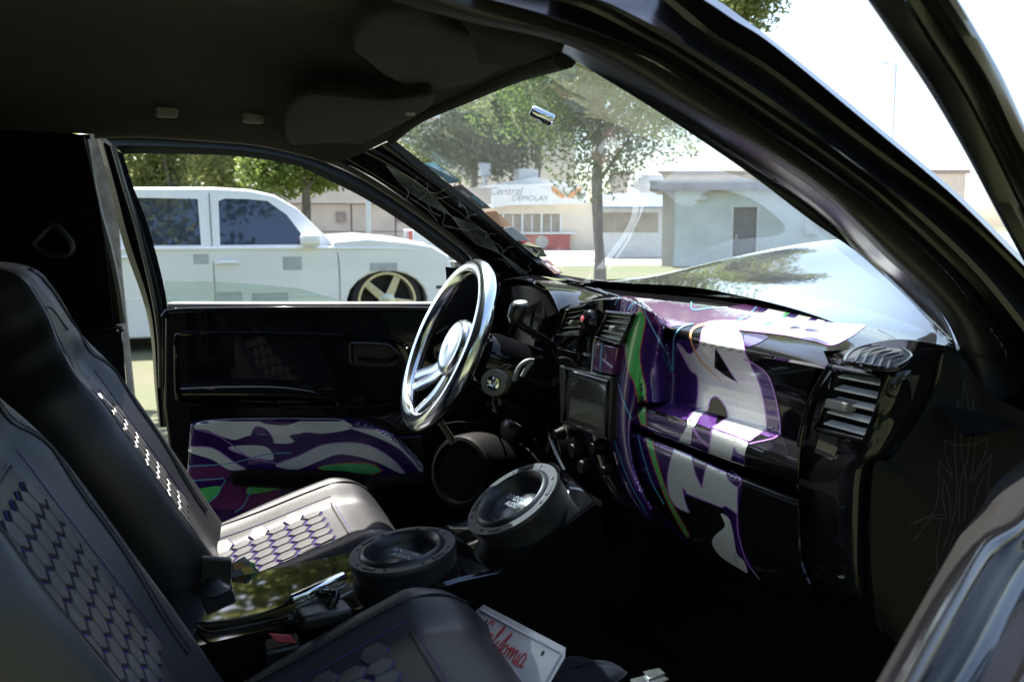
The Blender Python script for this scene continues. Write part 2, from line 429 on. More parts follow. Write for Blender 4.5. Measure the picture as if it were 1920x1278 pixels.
tree(at_ground(330, 24), 6.5, 2.6, .13, 'olive tree above the cab roof of the white crew cab', M['leafy'], 9, 20000, .075, .14)
tree(at_ground(452, 27), 6.5, 2.0, .12, 'pale olive tree between two greener ones above the white crew cab', M['leafy'], 10, 16000, .075, .16)
tree(at_ground(212, 6.6), 5.2, 2.2, .085, 'smooth pale trunk tree in the gap behind the open driver door', M['leafy'], 11, 9000, .08, .42, limbs=4, lean=-.02)
tree(at_ground(1128, 17.5), 7.4, 1.7, .085, 'tall leaning tree whose low leaves hang at the top edge over the roof pillar', M['leafy'], 12, 12000, .06, .62, nblob=18, lean=.40)
# trees behind the photographer, seen in the paint; nearer ones added to block skylight
for i, (x, y, h) in enumerate([(-4.5, -6.8, 6.6), (.6, -8.4, 7), (5.6, -6.6, 6.4), (-9, -13, 6), (-2, -15, 6.5), (5, -13, 5.5), (12, -15, 6.5), (-15, -4, 6), (17, -6, 6)]):
    tree(Vector((x, y, 0)), h, 3.2, .16, 'broad green tree out of view behind the photographer, for reflections and shade', M['leaf'], 40+i, 7000, .16, .10, group='trees behind the photographer')

# ------------------------------------------------------------------ buildings and street furniture
def frame_of(a, b):
    """local axes of a wall whose foot runs from a to b (seen from the truck)"""
    a = Vector(a); b = Vector(b); u = (b-a).normalized(); n = Vector((u.y, -u.x, 0)); return a, u, n
def wallbox(mb, fr, u0, u1, z0, z1, d0, d1, m=0):
    """box on a wall frame: along u, up z, d = metres proud of the wall (negative: behind)"""
    a, u, n = fr
    c = [a+u*u0+n*d1+Vector((0, 0, z)) for z in (z0, z1)]+[a+u*u1+n*d1+Vector((0, 0, z)) for z in (z1, z0)]
    mb.hexa(c, n*(d0-d1), m); return mb
def text_mesh(name, s, size, M4, m, parent=None, shear=0., ext=.0, sx=1.):
    cu = bpy.data.curves.new(name, 'FONT'); cu.body = s; cu.size = size; cu.shear = shear; cu.extrude = ext; cu.align_x = 'CENTER'; cu.align_y = 'CENTER'; cu.resolution_u = 3
    o = bpy.data.objects.new(name, cu); COL.objects.link(o); dg = bpy.context.evaluated_depsgraph_get()
    me = bpy.data.meshes.new_from_object(o.evaluated_get(dg)); bpy.data.objects.remove(o)
    me.transform(M4 @ Matrix.Diagonal((sx, 1, 1, 1))); me.materials.clear(); me.materials.append(m)
    return link(name, me, m, parent, 0)
def axes(o, x, y, z):
    x, y, z, o = Vector(x), Vector(y), Vector(z), Vector(o)
    return Matrix(((x.x, y.x, z.x, o.x), (x.y, y.y, z.y, o.y), (x.z, y.z, z.z, o.z), (0, 0, 0, 1)))

# small grey green shed with a screen door
fr = frame_of((12.85, 22.9, 0), (17.2, 20.15, 0))
b = empty('shed', fr[0], 'low grey green stucco shed with a screen door and a flat dark roof edge', 'shed')
m = MB(); wallbox(m, fr, 0, 1.93, 0, 2.12, -3, 0); wallbox(m, fr, 2.67, 5.2, 0, 2.12, -3, 0); wallbox(m, fr, 1.93, 2.67, 1.72, 2.12, -3, 0); m.build('wall', M['stucco'], b, 30)
m = MB(); wallbox(m, fr, -.35, 5.5, 2.12, 2.36, -3.3, .30); m.build('roof', M['trim'], b, 30, bevel=.02)
m = MB(); wallbox(m, fr, -.36, 5.51, 2.362, 2.42, -3.3, .31); m.build('gutter', M['steel'], b, 30)
m = MB(); wallbox(m, fr, .0, .32, 0, 2.1, .003, .05); m.build('corner_board', M['beige'], b, 30)
d = MB(); wallbox(d, fr, 1.98, 2.62, .03, 1.67, -.12, -.08); d = d.build('door', M['screen_door'], b, 30)
for q in ((1.90, 1.98, 0, 1.75), (2.62, 2.70, 0, 1.75), (1.98, 2.62, 1.67, 1.75)):
    m = MB(); wallbox(m, fr, *q, -.1, .03); m.build('door_frame', M['whitep'], d, 30)
m = MB(); wallbox(m, fr, 2.05, 2.10, .78, .90, -.08, -.03); m.build('door_handle', M['steel'], d, 30)
m = MB(); wallbox(m, fr, .9, 1.25, 1.85, 2.0, .003, .09); m.build('wall_lamp', M['whitep'], b, 30, bevel=.02)
m = MB(); wallbox(m, fr, 3.9, 4.3, .9, 1.35, .003, .12); m.build('meter_box', M['steel'], b, 30, bevel=.01)
m = MB(); m.tube([fr[0]+fr[1]*4.1+fr[2]*.06+Vector((0, 0, z)) for z in (1.35, 2.12)], .025, 8); m.build('conduit', M['steel'], b)
m = MB(); wallbox(m, fr, 1.99, 2.61, .86, .92, -.08, -.05); m.build('door_rail', M['screen_door'], d, 30)
# awning hut behind the shed
fr = frame_of((14.2, 30.2, 0), (16.6, 29.2, 0))
b = empty('kiosk', fr[0], 'small kiosk with a dark blue grey awning beside the grey green shed', 'kiosk')
m = MB(); wallbox(m, fr, 0, 2.4, 0, 2.2, -2, 0); m.build('wall', M['whitep'], b, 30)
a, u, n = fr
m = MB(); m.hexa([a+u*-.2+Vector((0, 0, 2.25)), a+u*2.6+Vector((0, 0, 2.25)), a+u*2.6+n*.9+Vector((0, 0, 1.75)), a+u*-.2+n*.9+Vector((0, 0, 1.75))], (0, 0, .06)); m.build('awning', M['awning'], b, 30)
m = MB(); wallbox(m, fr, .2, 2.2, .9, 1.6, .003, .03); m.build('window', M['winglass'], b, 30)

# snack stand with the hot dog sign
fr = frame_of((11.6, 41.75, 0), (18.9, 38.9, 0))
b = empty('snack_stand', fr[0], 'cream snack stand with red counter and a white sign showing two hot dogs', 'snack stand')
m = MB(); wallbox(m, fr, 0, 2.0, 0, 2.2, -4, 0); wallbox(m, fr, 5.6, 7.3, 0, 2.2, -4, 0); wallbox(m, fr, 2.0, 5.6, 1.66, 2.2, -4, 0); wallbox(m, fr, 2.0, 5.6, 0, .8, -4, 0); m.build('wall', M['cream'], b, 30)
for i in range(4):
    m = MB(); wallbox(m, fr, 2.06+i*.89, 2.87+i*.89, .84, 1.62, -.2, -.16); win = m.build('window', M['winglass'], b, 30)
    m = MB(); wallbox(m, fr, 2.44+i*.89, 2.49+i*.89, .84, 1.62, -.16, -.12); wallbox(m, fr, 2.87+i*.89, 2.95+i*.89, .8, 1.66, -.16, .02); m.build('mullion', M['whitep'], win, 30)
m = MB(); wallbox(m, fr, 2.2, 6.0, .02, .72, .0, .25); ct = m.build('counter', M['redp'], b, 30, bevel=.02)
for uu, mm in ((2.75, 'yellow'), (4.7, 'concrete')):
    m = MB(); m.lathe(fr[0]+fr[1]*uu+fr[2]*.25+Vector((0, 0, .38)), fr[2], [(.0, .02), (.28, .015), (.3, .0)], 20); m.build('painted_disc', M[mm], ct, 30)
m = MB(); wallbox(m, fr, 1.6, 6.3, .74, .82, -.1, .4); m.build('shelf', M['whitep'], b, 30, bevel=.01)
a, u, n = fr
sg = MB(); outl = [(1.15, 2.55), (1.5, 2.85), (2.6, 3.0), (6.75, 3.0), (6.75, 2.1), (3.2, 2.05), (2.4, 1.92), (1.5, 1.98), (1.15, 2.2)]
sg.hexa([a+u*x+Vector((0, 0, z))+n*.5 for x, z in outl][::-1], n*-.12); sg = sg.build('sign', M['whitep'], b, 30, bevel=.02)
text_mesh('lettering', 'Central', .50, axes(a+u*3.0+n*.506+Vector((0, 0, 2.68)), u, (0, 0, 1), n), M['signgrey'], sg, .35)
text_mesh('lettering', 'DEMOLAY', .36, axes(a+u*4.15+n*.506+Vector((0, 0, 2.36)), u, (0, 0, 1), n), M['signgrey'], sg, .12)
for x0, z0, x1, z1 in ((5.15, 2.86, 5.72, 2.42), (5.86, 2.42, 6.5, 2.86)):
    m = MB(); m.tube(crom([a+u*x0+n*.52+Vector((0, 0, z0)), a+u*(x0+x1)*.5+n*.52+Vector((0, 0, (z0+z1)/2-.03)), a+u*x1+n*.52+Vector((0, 0, z1))], 8), [.06, .1, .11, .11, .11, .11, .1, .06], 10); m.build('hot_dog_emblem', M['orange'], sg, 60)
m = MB(); m.lathe(a+u*.95+n*.5+Vector((0, 0, 2.55)), n, [(.0, .1), (.34, .1), (.36, .05), (.36, 0), (0, 0)], 20); m.build('round_sign', M['orange'], b, 40)
m = MB(); m.hexa([a+u*2.4+Vector((0, 0, 3.0)), a+u*4.4+Vector((0, 0, 3.35)), a+u*6.2+Vector((0, 0, 3.0))][::-1], n*-3); m.build('roof', M['whitep'], b, 30)
m = MB(); m.box(a+u*3.95+n*-.8+Vector((0, 0, 3.5)), (.95, .8, .5)); m.build('roof_vent', M['steel'], b, 30)
# loudspeaker pole on the stand
p0 = a+u*2.0+n*-1
o = empty('lamp_post', p0, 'short post with a pale box lamp behind the snack stand sign', 'post')
m = MB(); m.tube([p0, p0+Vector((0, 0, 3.4))], .1, 10); m.build('post', M['steel'], o)
m = MB(); m.box(p0+Vector((0, 0, 3.75)), (.55, .4, .65)); m.build('lamp_box', M['steel'], o, 30, bevel=.05)
# bright hall behind it
def hall(a, b, h, depth, label, m_, name='hall', roofm='trim', win=()):
    fr = frame_of(a, b); ln = (Vector(b)-Vector(a)).length
    o = empty(name, fr[0], label, 'building')
    m = MB(); wallbox(m, fr, 0, ln, 0, h, -depth, 0); m.build('wall', M[m_], o, 30)
    m = MB(); wallbox(m, fr, -.2, ln+.2, h, h+.25, -depth-.2, .2); m.build('roof', M[roofm], o, 30)
    for u0, u1, z0, z1 in win:
        m = MB(); wallbox(m, fr, u0, u1, z0, z1, .003, .05); w_ = m.build('window', M['winglass'], o, 30)
        m = MB(); wallbox(m, fr, (u0+u1)/2-.03, (u0+u1)/2+.03, z0, z1, .05, .08); m.build('mullion', M['whitep'], w_, 30)
    return o
hall((9, 64, 0), (25.5, 58, 0), 8.2, 14, 'tall pale cream hall standing behind the snack stand', 'cream', roofm='whitep', win=((2, 3.5, 1, 2.6), (5, 6.5, 1, 2.6)))
hall((27.6, 56.5, 0), (48, 47, 0), 4.4, 12, 'long beige flat roofed building behind the grey green shed', 'beige', roofm='trim', win=((2.2, 4.2, 2.9, 3.6), (9.2, 11.2, 2.9, 3.6), (14.5, 16.5, 2.9, 3.6)))
# round white tank on that roof
m = MB(); c = Vector((26.9, 50.5, 0)); m.lathe(c, (0, 0, 1), [(1.1, 0), (1.1, 3.6), (.95, 4.1), (.5, 4.35), (0, 4.4)], 28); tag(m.build('water_tank', M['whitep'], None, 40), 'rounded white tank showing above the shed roof', 'tank')
# vendor booths
def booth(px, dist, wd, h, label, mw, kind):
    c = at_ground(px, dist); fr = frame_of(c, c+Vector((.93, -.36, 0))*wd)
    o = empty('vendor_booth', c, label, 'booth', 'vendor booths along the pavement')
    m = MB(); wallbox(m, fr, 0, wd, .05, h, -1.6, 0); m.build('cabinet', M[mw], o, 30, bevel=.03)
    m = MB(); wallbox(m, fr, -.15, wd+.15, h+.004, h+.1, -1.75, .25); m.build('roof', M['whitep'], o, 30)
    if kind == 0:
        m = MB(); wallbox(m, fr, .35, wd-.35, .1, h-.3, .003, .04); d = m.build('door', M['whitep'], o, 30, bevel=.01)
        m = MB(); wallbox(m, fr, wd-.5, wd-.44, h*.45, h*.52, .04, .09); m.build('handle', M['steel'], d, 30)
        m = MB(); wallbox(m, fr, .28, .345, .08, h-.24, .004, .05); m.build('door_frame', M['awning'], o, 30)
        m = MB(); wallbox(m, fr, wd-.345, wd-.28, .08, h-.24, .004, .05); m.build('door_frame', M['awning'], o, 30)
    else:
        m = MB(); wallbox(m, fr, .2, wd-.2, h*.50, h*.86, .003, .03); m.build('window', M['winglass'], o, 30)
        m = MB(); wallbox(m, fr, .1, wd-.1, h*.44, h*.49, -.05, .2); m.build('shelf', M['awning'], o, 30)
        m = MB(); wallbox(m, fr, .2, wd-.2, h*.9, h*1.2, .01, .06); m.build('sign_board', M['whitep'], o, 30)
booth(1160, 47, 1.55, 1.85, 'white booth with a plain framed door left of the grey green shed', 'whitep', 0)
booth(1207, 44, 1.5, 1.55, 'white booth with a serving window touching the edge of the shed', 'whitep', 1)
c = at_ground(1132, 48); o = empty('portable_toilet', c, 'small blue cabin partly behind the thin tree trunk', 'cabin')
fr = frame_of(c, c+Vector((.94, -.34, 0)))
m = MB(); wallbox(m, fr, 0, .8, .02, .95, -.9, 0); m.build('cabin_body', M['bluep'], o, 30, bevel=.06)
m = MB(); wallbox(m, fr, .34, .46, .1, .9, .003, .04); m.build('door_strip', M['whitep'], o, 30)
# garage wall behind the white crew cab, seams recessed
fr = frame_of((-26, 33, 0), (10.2, 30.6, 0)); a, u, n = fr
o = empty('garage_building', a, 'long beige block building with panel joints behind the white crew cab', 'building')
wall = MB(); wallbox(wall, fr, 0, 36, 0, 1.88, -6, -.06); wall = wall.build('wall', M['trim'], o, 30)
k = 0
for i in range(24):
    for j, (z0, z1) in enumerate(((.02, .93), (.96, 1.86))):
        m = MB(); wallbox(m, fr, i*1.5+.02, i*1.5+1.46, z0, z1, -.06, 0); m.build('wall_panel', M['beige'], o, 30)
m = MB(); wallbox(m, fr, -.3, 36.3, 1.885, 2.45, -6.3, .25); m.build('roof', M['beige'], o, 30)
for x in (31.0, 33.0):
    m = MB(); wallbox(m, fr, x, x+.3, 1.25, 1.6, .003, .06); m.build('vent', M['trim'], o, 30)
m = MB(); wallbox(m, fr, 26.6, 29.2, .02, 1.55, .003, .07); g = m.build('garage_door', M['cream'], o, 30, bevel=.01)
c = at_ground(693, 22); m = MB(); m.tube([c, c+Vector((0, 0, 1.9))], .055, 12); tag(m.build('white_post', M['whitep'], None, 60), 'thin white post in front of the beige block building', 'post')
for px, dist, s, lb in ((622, 21, .30, 'small round bush just above the bonnet of the white crew cab'), (648, 21.6, .24, 'smaller darker bush beside the white post')):
    c = at_ground(px, dist); o = empty('bush', c, lb, 'bush', 'bushes by the beige building')
    cr = link('foliage', crown_mesh('foliage', [(0, 0, .55, s*1.5), (.3, .1, .45, s*1.2), (-.3, 0, .45, s*1.2)], 900, .06, M['leaf'], 5), M['leaf'], None, 0); cr.parent = o
    m = MB(); m.tube([(0, 0, 0), (0, 0, .5)], .03, 8); s_ = m.build('stem', M['bark'], None); s_.parent = o
c = at_ground(1661, 60); o = empty('street_lamp', c, 'thin grey street lamp rising alone into the pale sky', 'street lamp')
m = MB(); m.tube([c, c+Vector((0, 0, 10.2))], .07, 10); m.build('pole', M['steel'], o)
m = MB(); m.tube([c+Vector((0, 0, 10.1)), c+Vector((-.5, .2, 10.25))], .05, 8); m.box(c+Vector((-.6, .25, 10.25)), (.5, .25, .1)); m.build('lamp_head', M['steel'], o)
# low building beyond the open door
hall((44, 34, 0), (60, 20, 0), 2.1, 8, 'low pale building far beyond the open passenger door', 'cream', roofm='trim', win=((2, 5, .8, 1.5), (8, 11, .8, 1.5)))

# ------------------------------------------------------------------ white crew cab parked alongside
def wheel(parent, c, r_t, r_r, name='wheel', side=-1):
    c = Vector(c); ax = Vector((0, side, 0))
    w_ = MB(); w_.lathe(c, ax, [(r_r-.01, -.2), (r_t-.02, -.2), (r_t, -.16), (r_t, -.02), (r_t-.015, .005), (r_r+.005, .012), (r_r-.01, -.02)], 48)
    w_ = w_.build(name, M['tyre'], parent, 40)
    m = MB(); m.lathe(c, ax, [(r_r-.012, -.18), (r_r-.012, -.03), (r_r, .0), (r_r+.004, .016), (r_r-.02, .016), (r_r-.035, -.02), (r_r-.035, -.18)], 48); m.build('rim', M['wheelgold'], w_, 40)
    m = MB(); m.lathe(c, ax, [(.0, -.1), (r_r-.04, -.1)], 40); m.build('brake_disc', M['tyre'], w_, 40)
    m = MB()
    for k in range(5):
        a_ = R(66+72*k); u = Vector((math.cos(a_), 0, math.sin(a_))); v = Vector((-u.z, 0, u.x))
        m.hexa([c+u*.05+v*.045+ax*.012, c+u*.05-v*.045+ax*.012, c+u*(r_r-.02)-v*.036+ax*.0, c+u*(r_r-.02)+v*.036+ax*.0], ax*-.05)
    m.build('spoke', M['wheelgold'], w_, 30, bevel=.006)
    m = MB(); m.lathe(c, ax, [(.0, .03), (.06, .028), (.085, .016), (.09, -.05)], 24); m.build('hub_cap', M['wheelgold'], w_, 40)
Y0, Y1 = 8.0, 9.85
cab = empty('crew_cab', (-.7, 8.9, 0), 'white lowered crew cab with grey primer patches parked beside the black truck', 'car')
def arch(cx, r, a0, a1, n=14): return [(cx+r*math.cos(R(a0+(a1-a0)*i/(n-1))), .41+.76*r*math.sin(R(a0+(a1-a0)*i/(n-1)))) for i in range(n)]
prof = [(-3.75, .2), (-3.75, .93), (-3.55, .985), (-1.2, .985), (.95, .99), (.96, 1.03), (1.30, 1.055), (1.69, 1.02), (1.97, .975), (2.15, .87), (2.2, .66), (2.2, .3), (2.12, .2)]
prof += arch(1.5, .42, -30, 210)[::1]+[(1.0, .13), (-1.75, .13)]+arch(-2.35, .42, -30, 210)+[(-2.85, .2)]
m = MB(); m.hexa([(x, Y0, z) for x, z in prof], (0, Y1-Y0, 0)); body = m.build('body', M['white'], cab, 35, bevel=.035, seg=3)
# cabin with pillars, built as frames round the openings
def gy(z): return Y0+.02+(z-.985)*.28
def gp(x, z, o=0.): return Vector((x, gy(z)+o, z))
roofl = [(-1.62, .985), (-1.5, 1.40), (-1.35, 1.49), (-.9, 1.525), (-.17, 1.535), (.183, 1.518), (.422, 1.465), (.623, 1.345), (.955, 1.0)]
g_ = MB(); g_.add([gp(x, z) for x, z in roofl]+[gp(x, z) for x, z in [(-1.52, 1.0), (-1.40, 1.40)]], [])
def band(mb, outer, inner, off=-.03):
    n = len(outer); f = []
    v = [gp(x, z) for x, z in outer]+[gp(x, z) for x, z in inner]
    v += [gp(x, z, .05) for x, z in inner]
    for i in range(n):
        k = (i+1) % n; f += [(i, k, n+k, n+i), (n+i, n+k, 2*n+k, 2*n+i)]
    mb.add(v, f)
mbp = MB()
band(mbp, [(-.205, .99), (-.205, 1.533), (-.05, 1.53), (.183, 1.518), (.422, 1.465), (.623, 1.345), (.86, 1.10), (.955, 1.0), (.4, .99)],
     [(-.125, 1.0), (-.12, 1.42), (-.06, 1.445), (.15, 1.442), (.34, 1.425), (.52, 1.29), (.645, 1.11), (.66, 1.0), (.3, 1.0)])
band(mbp, [(-1.0, .99), (-1.0, 1.52), (-.9, 1.525), (-.205, 1.533), (-.205, .99), (-.6, .99)], [(-.90, 1.0), (-.90, 1.42), (-.86, 1.445), (-.31, 1.44), (-.30, 1.0), (-.6, 1.0)])
band(mbp, [(-1.62, .99), (-1.5, 1.40), (-1.35, 1.49), (-1.0, 1.52), (-1.0, .99)], [(-1.50, 1.0), (-1.42, 1.38), (-1.35, 1.43), (-1.08, 1.44), (-1.08, 1.0)])
pl = mbp.build('window_surround', M['white'], cab, 30)
m = MB(); rows = []
for x, z in roofl: rows.append([gp(x, z), Vector((x, gy(z)+.06, z+.02)), Vector((x, (Y0+Y1)/2, z+.04)), Vector((x, Y1-(gy(z)-Y0)-.06, z+.02)), Vector((x, Y1-(gy(z)-Y0), z))])
m.grid(rows); m.build('roof', M['white'], cab, 50)
for q, nm in (([(-.125, 1.0), (-.12, 1.42), (-.06, 1.445), (.15, 1.442), (.34, 1.425), (.52, 1.29), (.645, 1.11), (.66, 1.0)], 'window'), ([(-.90, 1.0), (-.90, 1.42), (-.86, 1.445), (-.31, 1.44), (-.30, 1.0)], 'window'), ([(-1.50, 1.0), (-1.42, 1.38), (-1.35, 1.43), (-1.08, 1.44), (-1.08, 1.0)], 'window')):
    m = MB(); m.hexa([gp(x, z, .012) for x, z in q], (0, .012, 0)); m.build(nm, M['tint'], cab, 30)
m = MB(); m.add([(.95, gy(1)+.08, 1.01), (.44, gy(1.46)+.1, 1.475), (.44, Y1-.25, 1.475), (.95, Y1-.12, 1.01)], [(0, 1, 2, 3)])
m.build('windscreen', M['tint'], cab, 30)
m = MB(); rows = []
for x, z in [(.93, 1.045), (1.0, 1.06), (1.30, 1.082), (1.69, 1.048), (1.95, 1.0), (2.1, .93)]:
    rows.append([Vector((x, Y0+.10, z-.02)), Vector((x, Y0+.25, z+.008)), Vector((x, 8.92, z+.03)), Vector((x, Y1-.25, z+.008)), Vector((x, Y1-.10, z-.02))])
m.grid(rows); m.build('bonnet', M['white'], cab, 60)
m = MB(); m.tube(crom([(-3.6, Y0+.012, .965), (-2, Y0+.010, .968), (-.2, Y0+.010, .965), (.95, Y0+.012, .960), (1.7, Y0+.016, .945), (2.05, Y0+.03, .90)], 40), .022, 10); m.build('belt_moulding', M['white'], cab, 180)
m = MB(); m.tube(crom([(-3.6, Y0+.004, .50), (1.0, Y0+.004, .50)], 10), .008, 8); m.build('side_moulding', M['white'], cab, 180)
# shut lines as recessed dark strips, handles, mirror, patches
for pts, nm in (([(-.204, 1.5), (-.2, .99), (-.19, .6), (-.19, .2)], 'door_gap'), ([(.94, 1.0), (1.0, .88), (1.01, .5), (.99, .2)], 'door_gap'), ([(-1.03, .97), (-1.03, .6), (-1.0, .5)], 'door_gap')):
    m = MB(); m.tube(crom([Vector((x, (gy(z) if z > .985 else Y0)-.001, z)) for x, z in pts], 14), .005, 6); m.build(nm, M['greyp'], cab, 60)
for xc, zc in ((-.07, .825), (-.93, .885)):
    m = MB(); m.tube(crom([(xc-.1, Y0+.0, zc), (xc-.06, Y0-.03, zc+.01), (xc+.06, Y0-.03, zc+.01), (xc+.1, Y0, zc)], 10), .016, 8); m.build('door_handle', M['white'], cab, 60)
m = MB(); m.box((.72, Y0-.06, 1.045), (.20, .14, .13)); mi_ = m.build('mirror', M['white'], cab, 30, bevel=.045, seg=3)
for x0, x1, z0, z1 in ((-.375, -.235, .822, .915), (.457, .639, .752, .882), (1.316, 1.60, .725, .81), (-.18, .06, .44, .55), (.15, .5, .40, .53)):
    m = MB(); m.box(((x0+x1)/2, Y0-.0015, (z0+z1)/2), (x1-x0, .003, z1-z0)); m.build('primer_patch', M['primer'], cab, 30)
m = MB(); m.box((2.2, Y0+.1, .78), (.05, .16, .2)); m.build('headlamp', M['glass'], cab, 30, bevel=.02)
m = MB(); m.box((2.2, 8.92, .42), (.16, 1.86, .26)); m.build('bumper', M['white'], cab, 30, bevel=.05, seg=3)
m = MB(); m.box((2.14, Y0-.0015, .55), (.26, .01, .03)); m.build('bumper_strip', M['blackp'], cab, 30)
for xx in (1.5, -2.35):
    wheel(cab, (xx, Y0+.05, .41), .37, .30); wheel(cab, (xx, Y1-.05, .41), .37, .30, side=1)
    m = MB(); m.lathe((xx, Y0+.5, .41), (0, 1, 0), [(.43, -.45), (.43, .3), (0, .3)], 32); m.build('wheel_arch', M['tyre'], cab, 40)
# second white pickup, seen from behind
c = at_ground(826, 26); fr = frame_of(c-Vector((.93, -.36, 0)), c+Vector((.93, -.36, 0))); a, u, n = fr
pk = empty('pickup', c, 'white pickup far behind with its red tail lamp just clear of the dark pillar', 'car')
m = MB(); wallbox(m, fr, 0, 1.95, .35, .62, -5, 0); wallbox(m, fr, .0, .14, .62, 1.06, -2.2, -.02); wallbox(m, fr, 1.81, 1.95, .62, 1.06, -2.2, -.02); m.hexa([a+u*.02+n*-2.2+Vector((0, 0, .62)), a+u*1.93+n*-2.2+Vector((0, 0, .62)), a+u*1.80+n*-2.4+Vector((0, 0, 1.62)), a+u*.15+n*-2.4+Vector((0, 0, 1.62))], n*-1.9); m.build('body', M['white'], pk, 35, bevel=.04, seg=3)
m = MB(); wallbox(m, fr, .27, 1.68, .60, 1.04, -.06, .01); tg = m.build('tailgate', M['white'], pk, 30, bevel=.02)
m = MB(); wallbox(m, fr, .85, 1.1, .84, .92, .012, .03); m.build('handle', M['blackp'], tg, 30)
for u0 in (.145, 1.69):
    m = MB(); wallbox(m, fr, u0, u0+.115, .66, 1.03, -.05, .012); m.build('tail_lamp', M['redlamp'], pk, 30, bevel=.012)
m = MB(); wallbox(m, fr, .02, 1.93, .34, .5, -.1, .14); m.build('bumper', M['steel'], pk, 30, bevel=.03)
m = MB(); m.hexa([a+u*.3+n*-2.23+Vector((0, 0, 1.1)), a+u*1.65+n*-2.23+Vector((0, 0, 1.1)), a+u*1.58+n*-2.32+Vector((0, 0, 1.5)), a+u*.37+n*-2.32+Vector((0, 0, 1.5))], n*-.02); m.build('rear_window', M['tint'], pk, 30)
for uu in (.2, 1.75):
    m = MB(); m.lathe(a+u*uu+n*-1.0+Vector((0, 0, .36)), u, [(0, -.12), (.34, -.12), (.36, -.1), (.36, .1), (.34, .12), (0, .12)], 28); m.build('wheel', M['tyre'], pk, 40)

# ------------------------------------------------------------------ the black custom pickup
TR = empty('custom_pickup', (0, 0, .2), 'black custom pickup seen from inside with graffiti dash and honeycomb seats', 'car')
BK = M['black']
def part(name, mats, mb, parent=TR, **k): return mb.build(name, mats, parent, **k)

# windshield ----------------------------------------------------------
wt = [Vector((-.217, -.62, 1.390)), Vector((-.165, -.3, 1.418)), Vector((-.145, 0, 1.425)), Vector((-.15, .3, 1.42)), Vector((-.136, .60, 1.404))]
wb = [Vector((.285, -.72, 1.035)), Vector((.425, -.5, 1.035)), Vector((.53, -.13, 1.035)), Vector((.545, .12, 1.035)), Vector((.475, .3, 1.04)), Vector((.38, .51, 1.045)), Vector((.32, .70, 1.06))]
a_, b_ = crom(wt, 28), crom(wb, 28)
mid = [p.lerp(q, .5)+Vector((.02, 0, .022)) for p, q in zip(a_, b_)]
rows = [crom([p, q, r], 12) for p, q, r in zip(a_, mid, b_)]
wm = MB().grid(rows); WS = part('windshield', M['windshield'], wm, smooth=180)
GLT = bvh([WS])
def on_glass(px, py, lift=.003):
    d = (FW+RT*((px-960)/1800)-UP*((py-639)/1800)).normalized(); h = GLT.ray_cast(CAM, d)
    return h[0]-d*lift if h[0] is not None else P(px, py, 'y', .6)
m = MB(); m.grid([L('z', 1.062, (1040, 513), (1120, 526), (1280, 535), (1413, 543), (1547, 558), (1713, 577), (1760, 590)), L('z', 1.040, (1030, 520), (1120, 534), (1280, 549), (1413, 556), (1547, 572), (1713, 597), (1760, 612))])
part('windshield_seal', M['rubber'], m, smooth=180)
# mirror button on the glass
m = MB(); c = on_glass(1016, 217, .012); e = (on_glass(1040, 228, .012)-on_glass(998, 208, .012)).normalized()
m.tube([c-e*.020, c-e*.017, c+e*.017, c+e*.020], [.008, .0105, .0105, .008], 14); part('mirror_mount', M['chrome'], m, WS)


# bonnet -------------------------------------------------------------
hr = L('y', .55, (1090, 533), (1200, 525), (1300, 498), (1420, 470), (1560, 450), (1700, 442), (1900, 440))
hl = [Vector((p.x-.12, .78, p.z-.10)) for p in hr]
hc = [Vector((p.x+.10, .1, p.z+.012)) for p in hr]
hd = [Vector((p.x-.0, -.45, p.z-.01)) for p in hr]; he = [Vector((p.x-.1, -.78, p.z-.10)) for p in hr]
BON = loft('bonnet', [hl, hr, [Vector((p.x+.05, .35, p.z+.012)) for p in hr], hc, hd, he], M['mirror'], TR, n=40, nv=5, smooth=180, relax=20)
m = MB(); m.grid([crom(wb, 24), [Vector((.72, -.80+1.6*i/23, 1.03)) for i in range(24)]]); part('cowl', M['blackp'], m)
m = MB(); m.grid([[Vector((x, -.80, z)) for x in (.30, 1.6)] for z in (.2, 1.03)]); part('inner_fender', M['blackp'], m)
m = MB(); m.grid([[Vector((x, .80, z)) for x in (.30, 1.6)] for z in (.2, 1.03)]); part('inner_fender', M['blackp'], m)
# wiper
m = MB(); m.tube([(.60, -.45, 1.065), (.66, 0, 1.075), (.58, .4, 1.07)], .006, 6); part('wiper', M['blackp'], m)

# roof and cloth headliner --------------------------------------------
hp = [Vector((-1.35, -.62, 1.45))]+L('y', -.62, (727, 0), (880, 42), (970, 72), (1053, 100))
hm = [Vector((-1.35, 0, 1.47)), Vector((-.9, 0, 1.475)), Vector((-.45, 0, 1.455)), Vector((-.2, 0, 1.425)), Vector((-.150, 0, 1.418))]
hq = [Vector((-1.35, .64, 1.40))]+L('y', .66, (140, 250), (264, 252), (347, 257), (472, 267), (556, 284), (631, 304))+[P(740, 258, 'y', .60)]
hpm = [Vector((p.x, -.32, p.z+.03)) for p in crom(hp, 6)]; hpm[-1] = Vector((-.175, -.3, 1.412))
hqm = [Vector((p.x, .40, p.z+.055)) for p in crom(hq, 6)]; hqm[-1] = Vector((-.155, .3, 1.413))
HEAD = loft('headliner', [hp, hpm, hm, hqm, hq], M['cloth'], TR, n=60, nv=6, smooth=180)
m = MB(); m.grid([[Vector((x, y, 1.50 if abs(y) < .6 else 1.46)) for y in (-.72, -.5, 0, .5, .72)] for x in (-1.5, -.8, -.15)]); part('roof', BK, m, smooth=180, solid=.01)
m = MB(); m.grid([[Vector((-1.18, y, z)) for y in (-.80, 0, .80)] for z in (.1, 1.48)]); part('rear_cab_wall', M['carpet'], m)
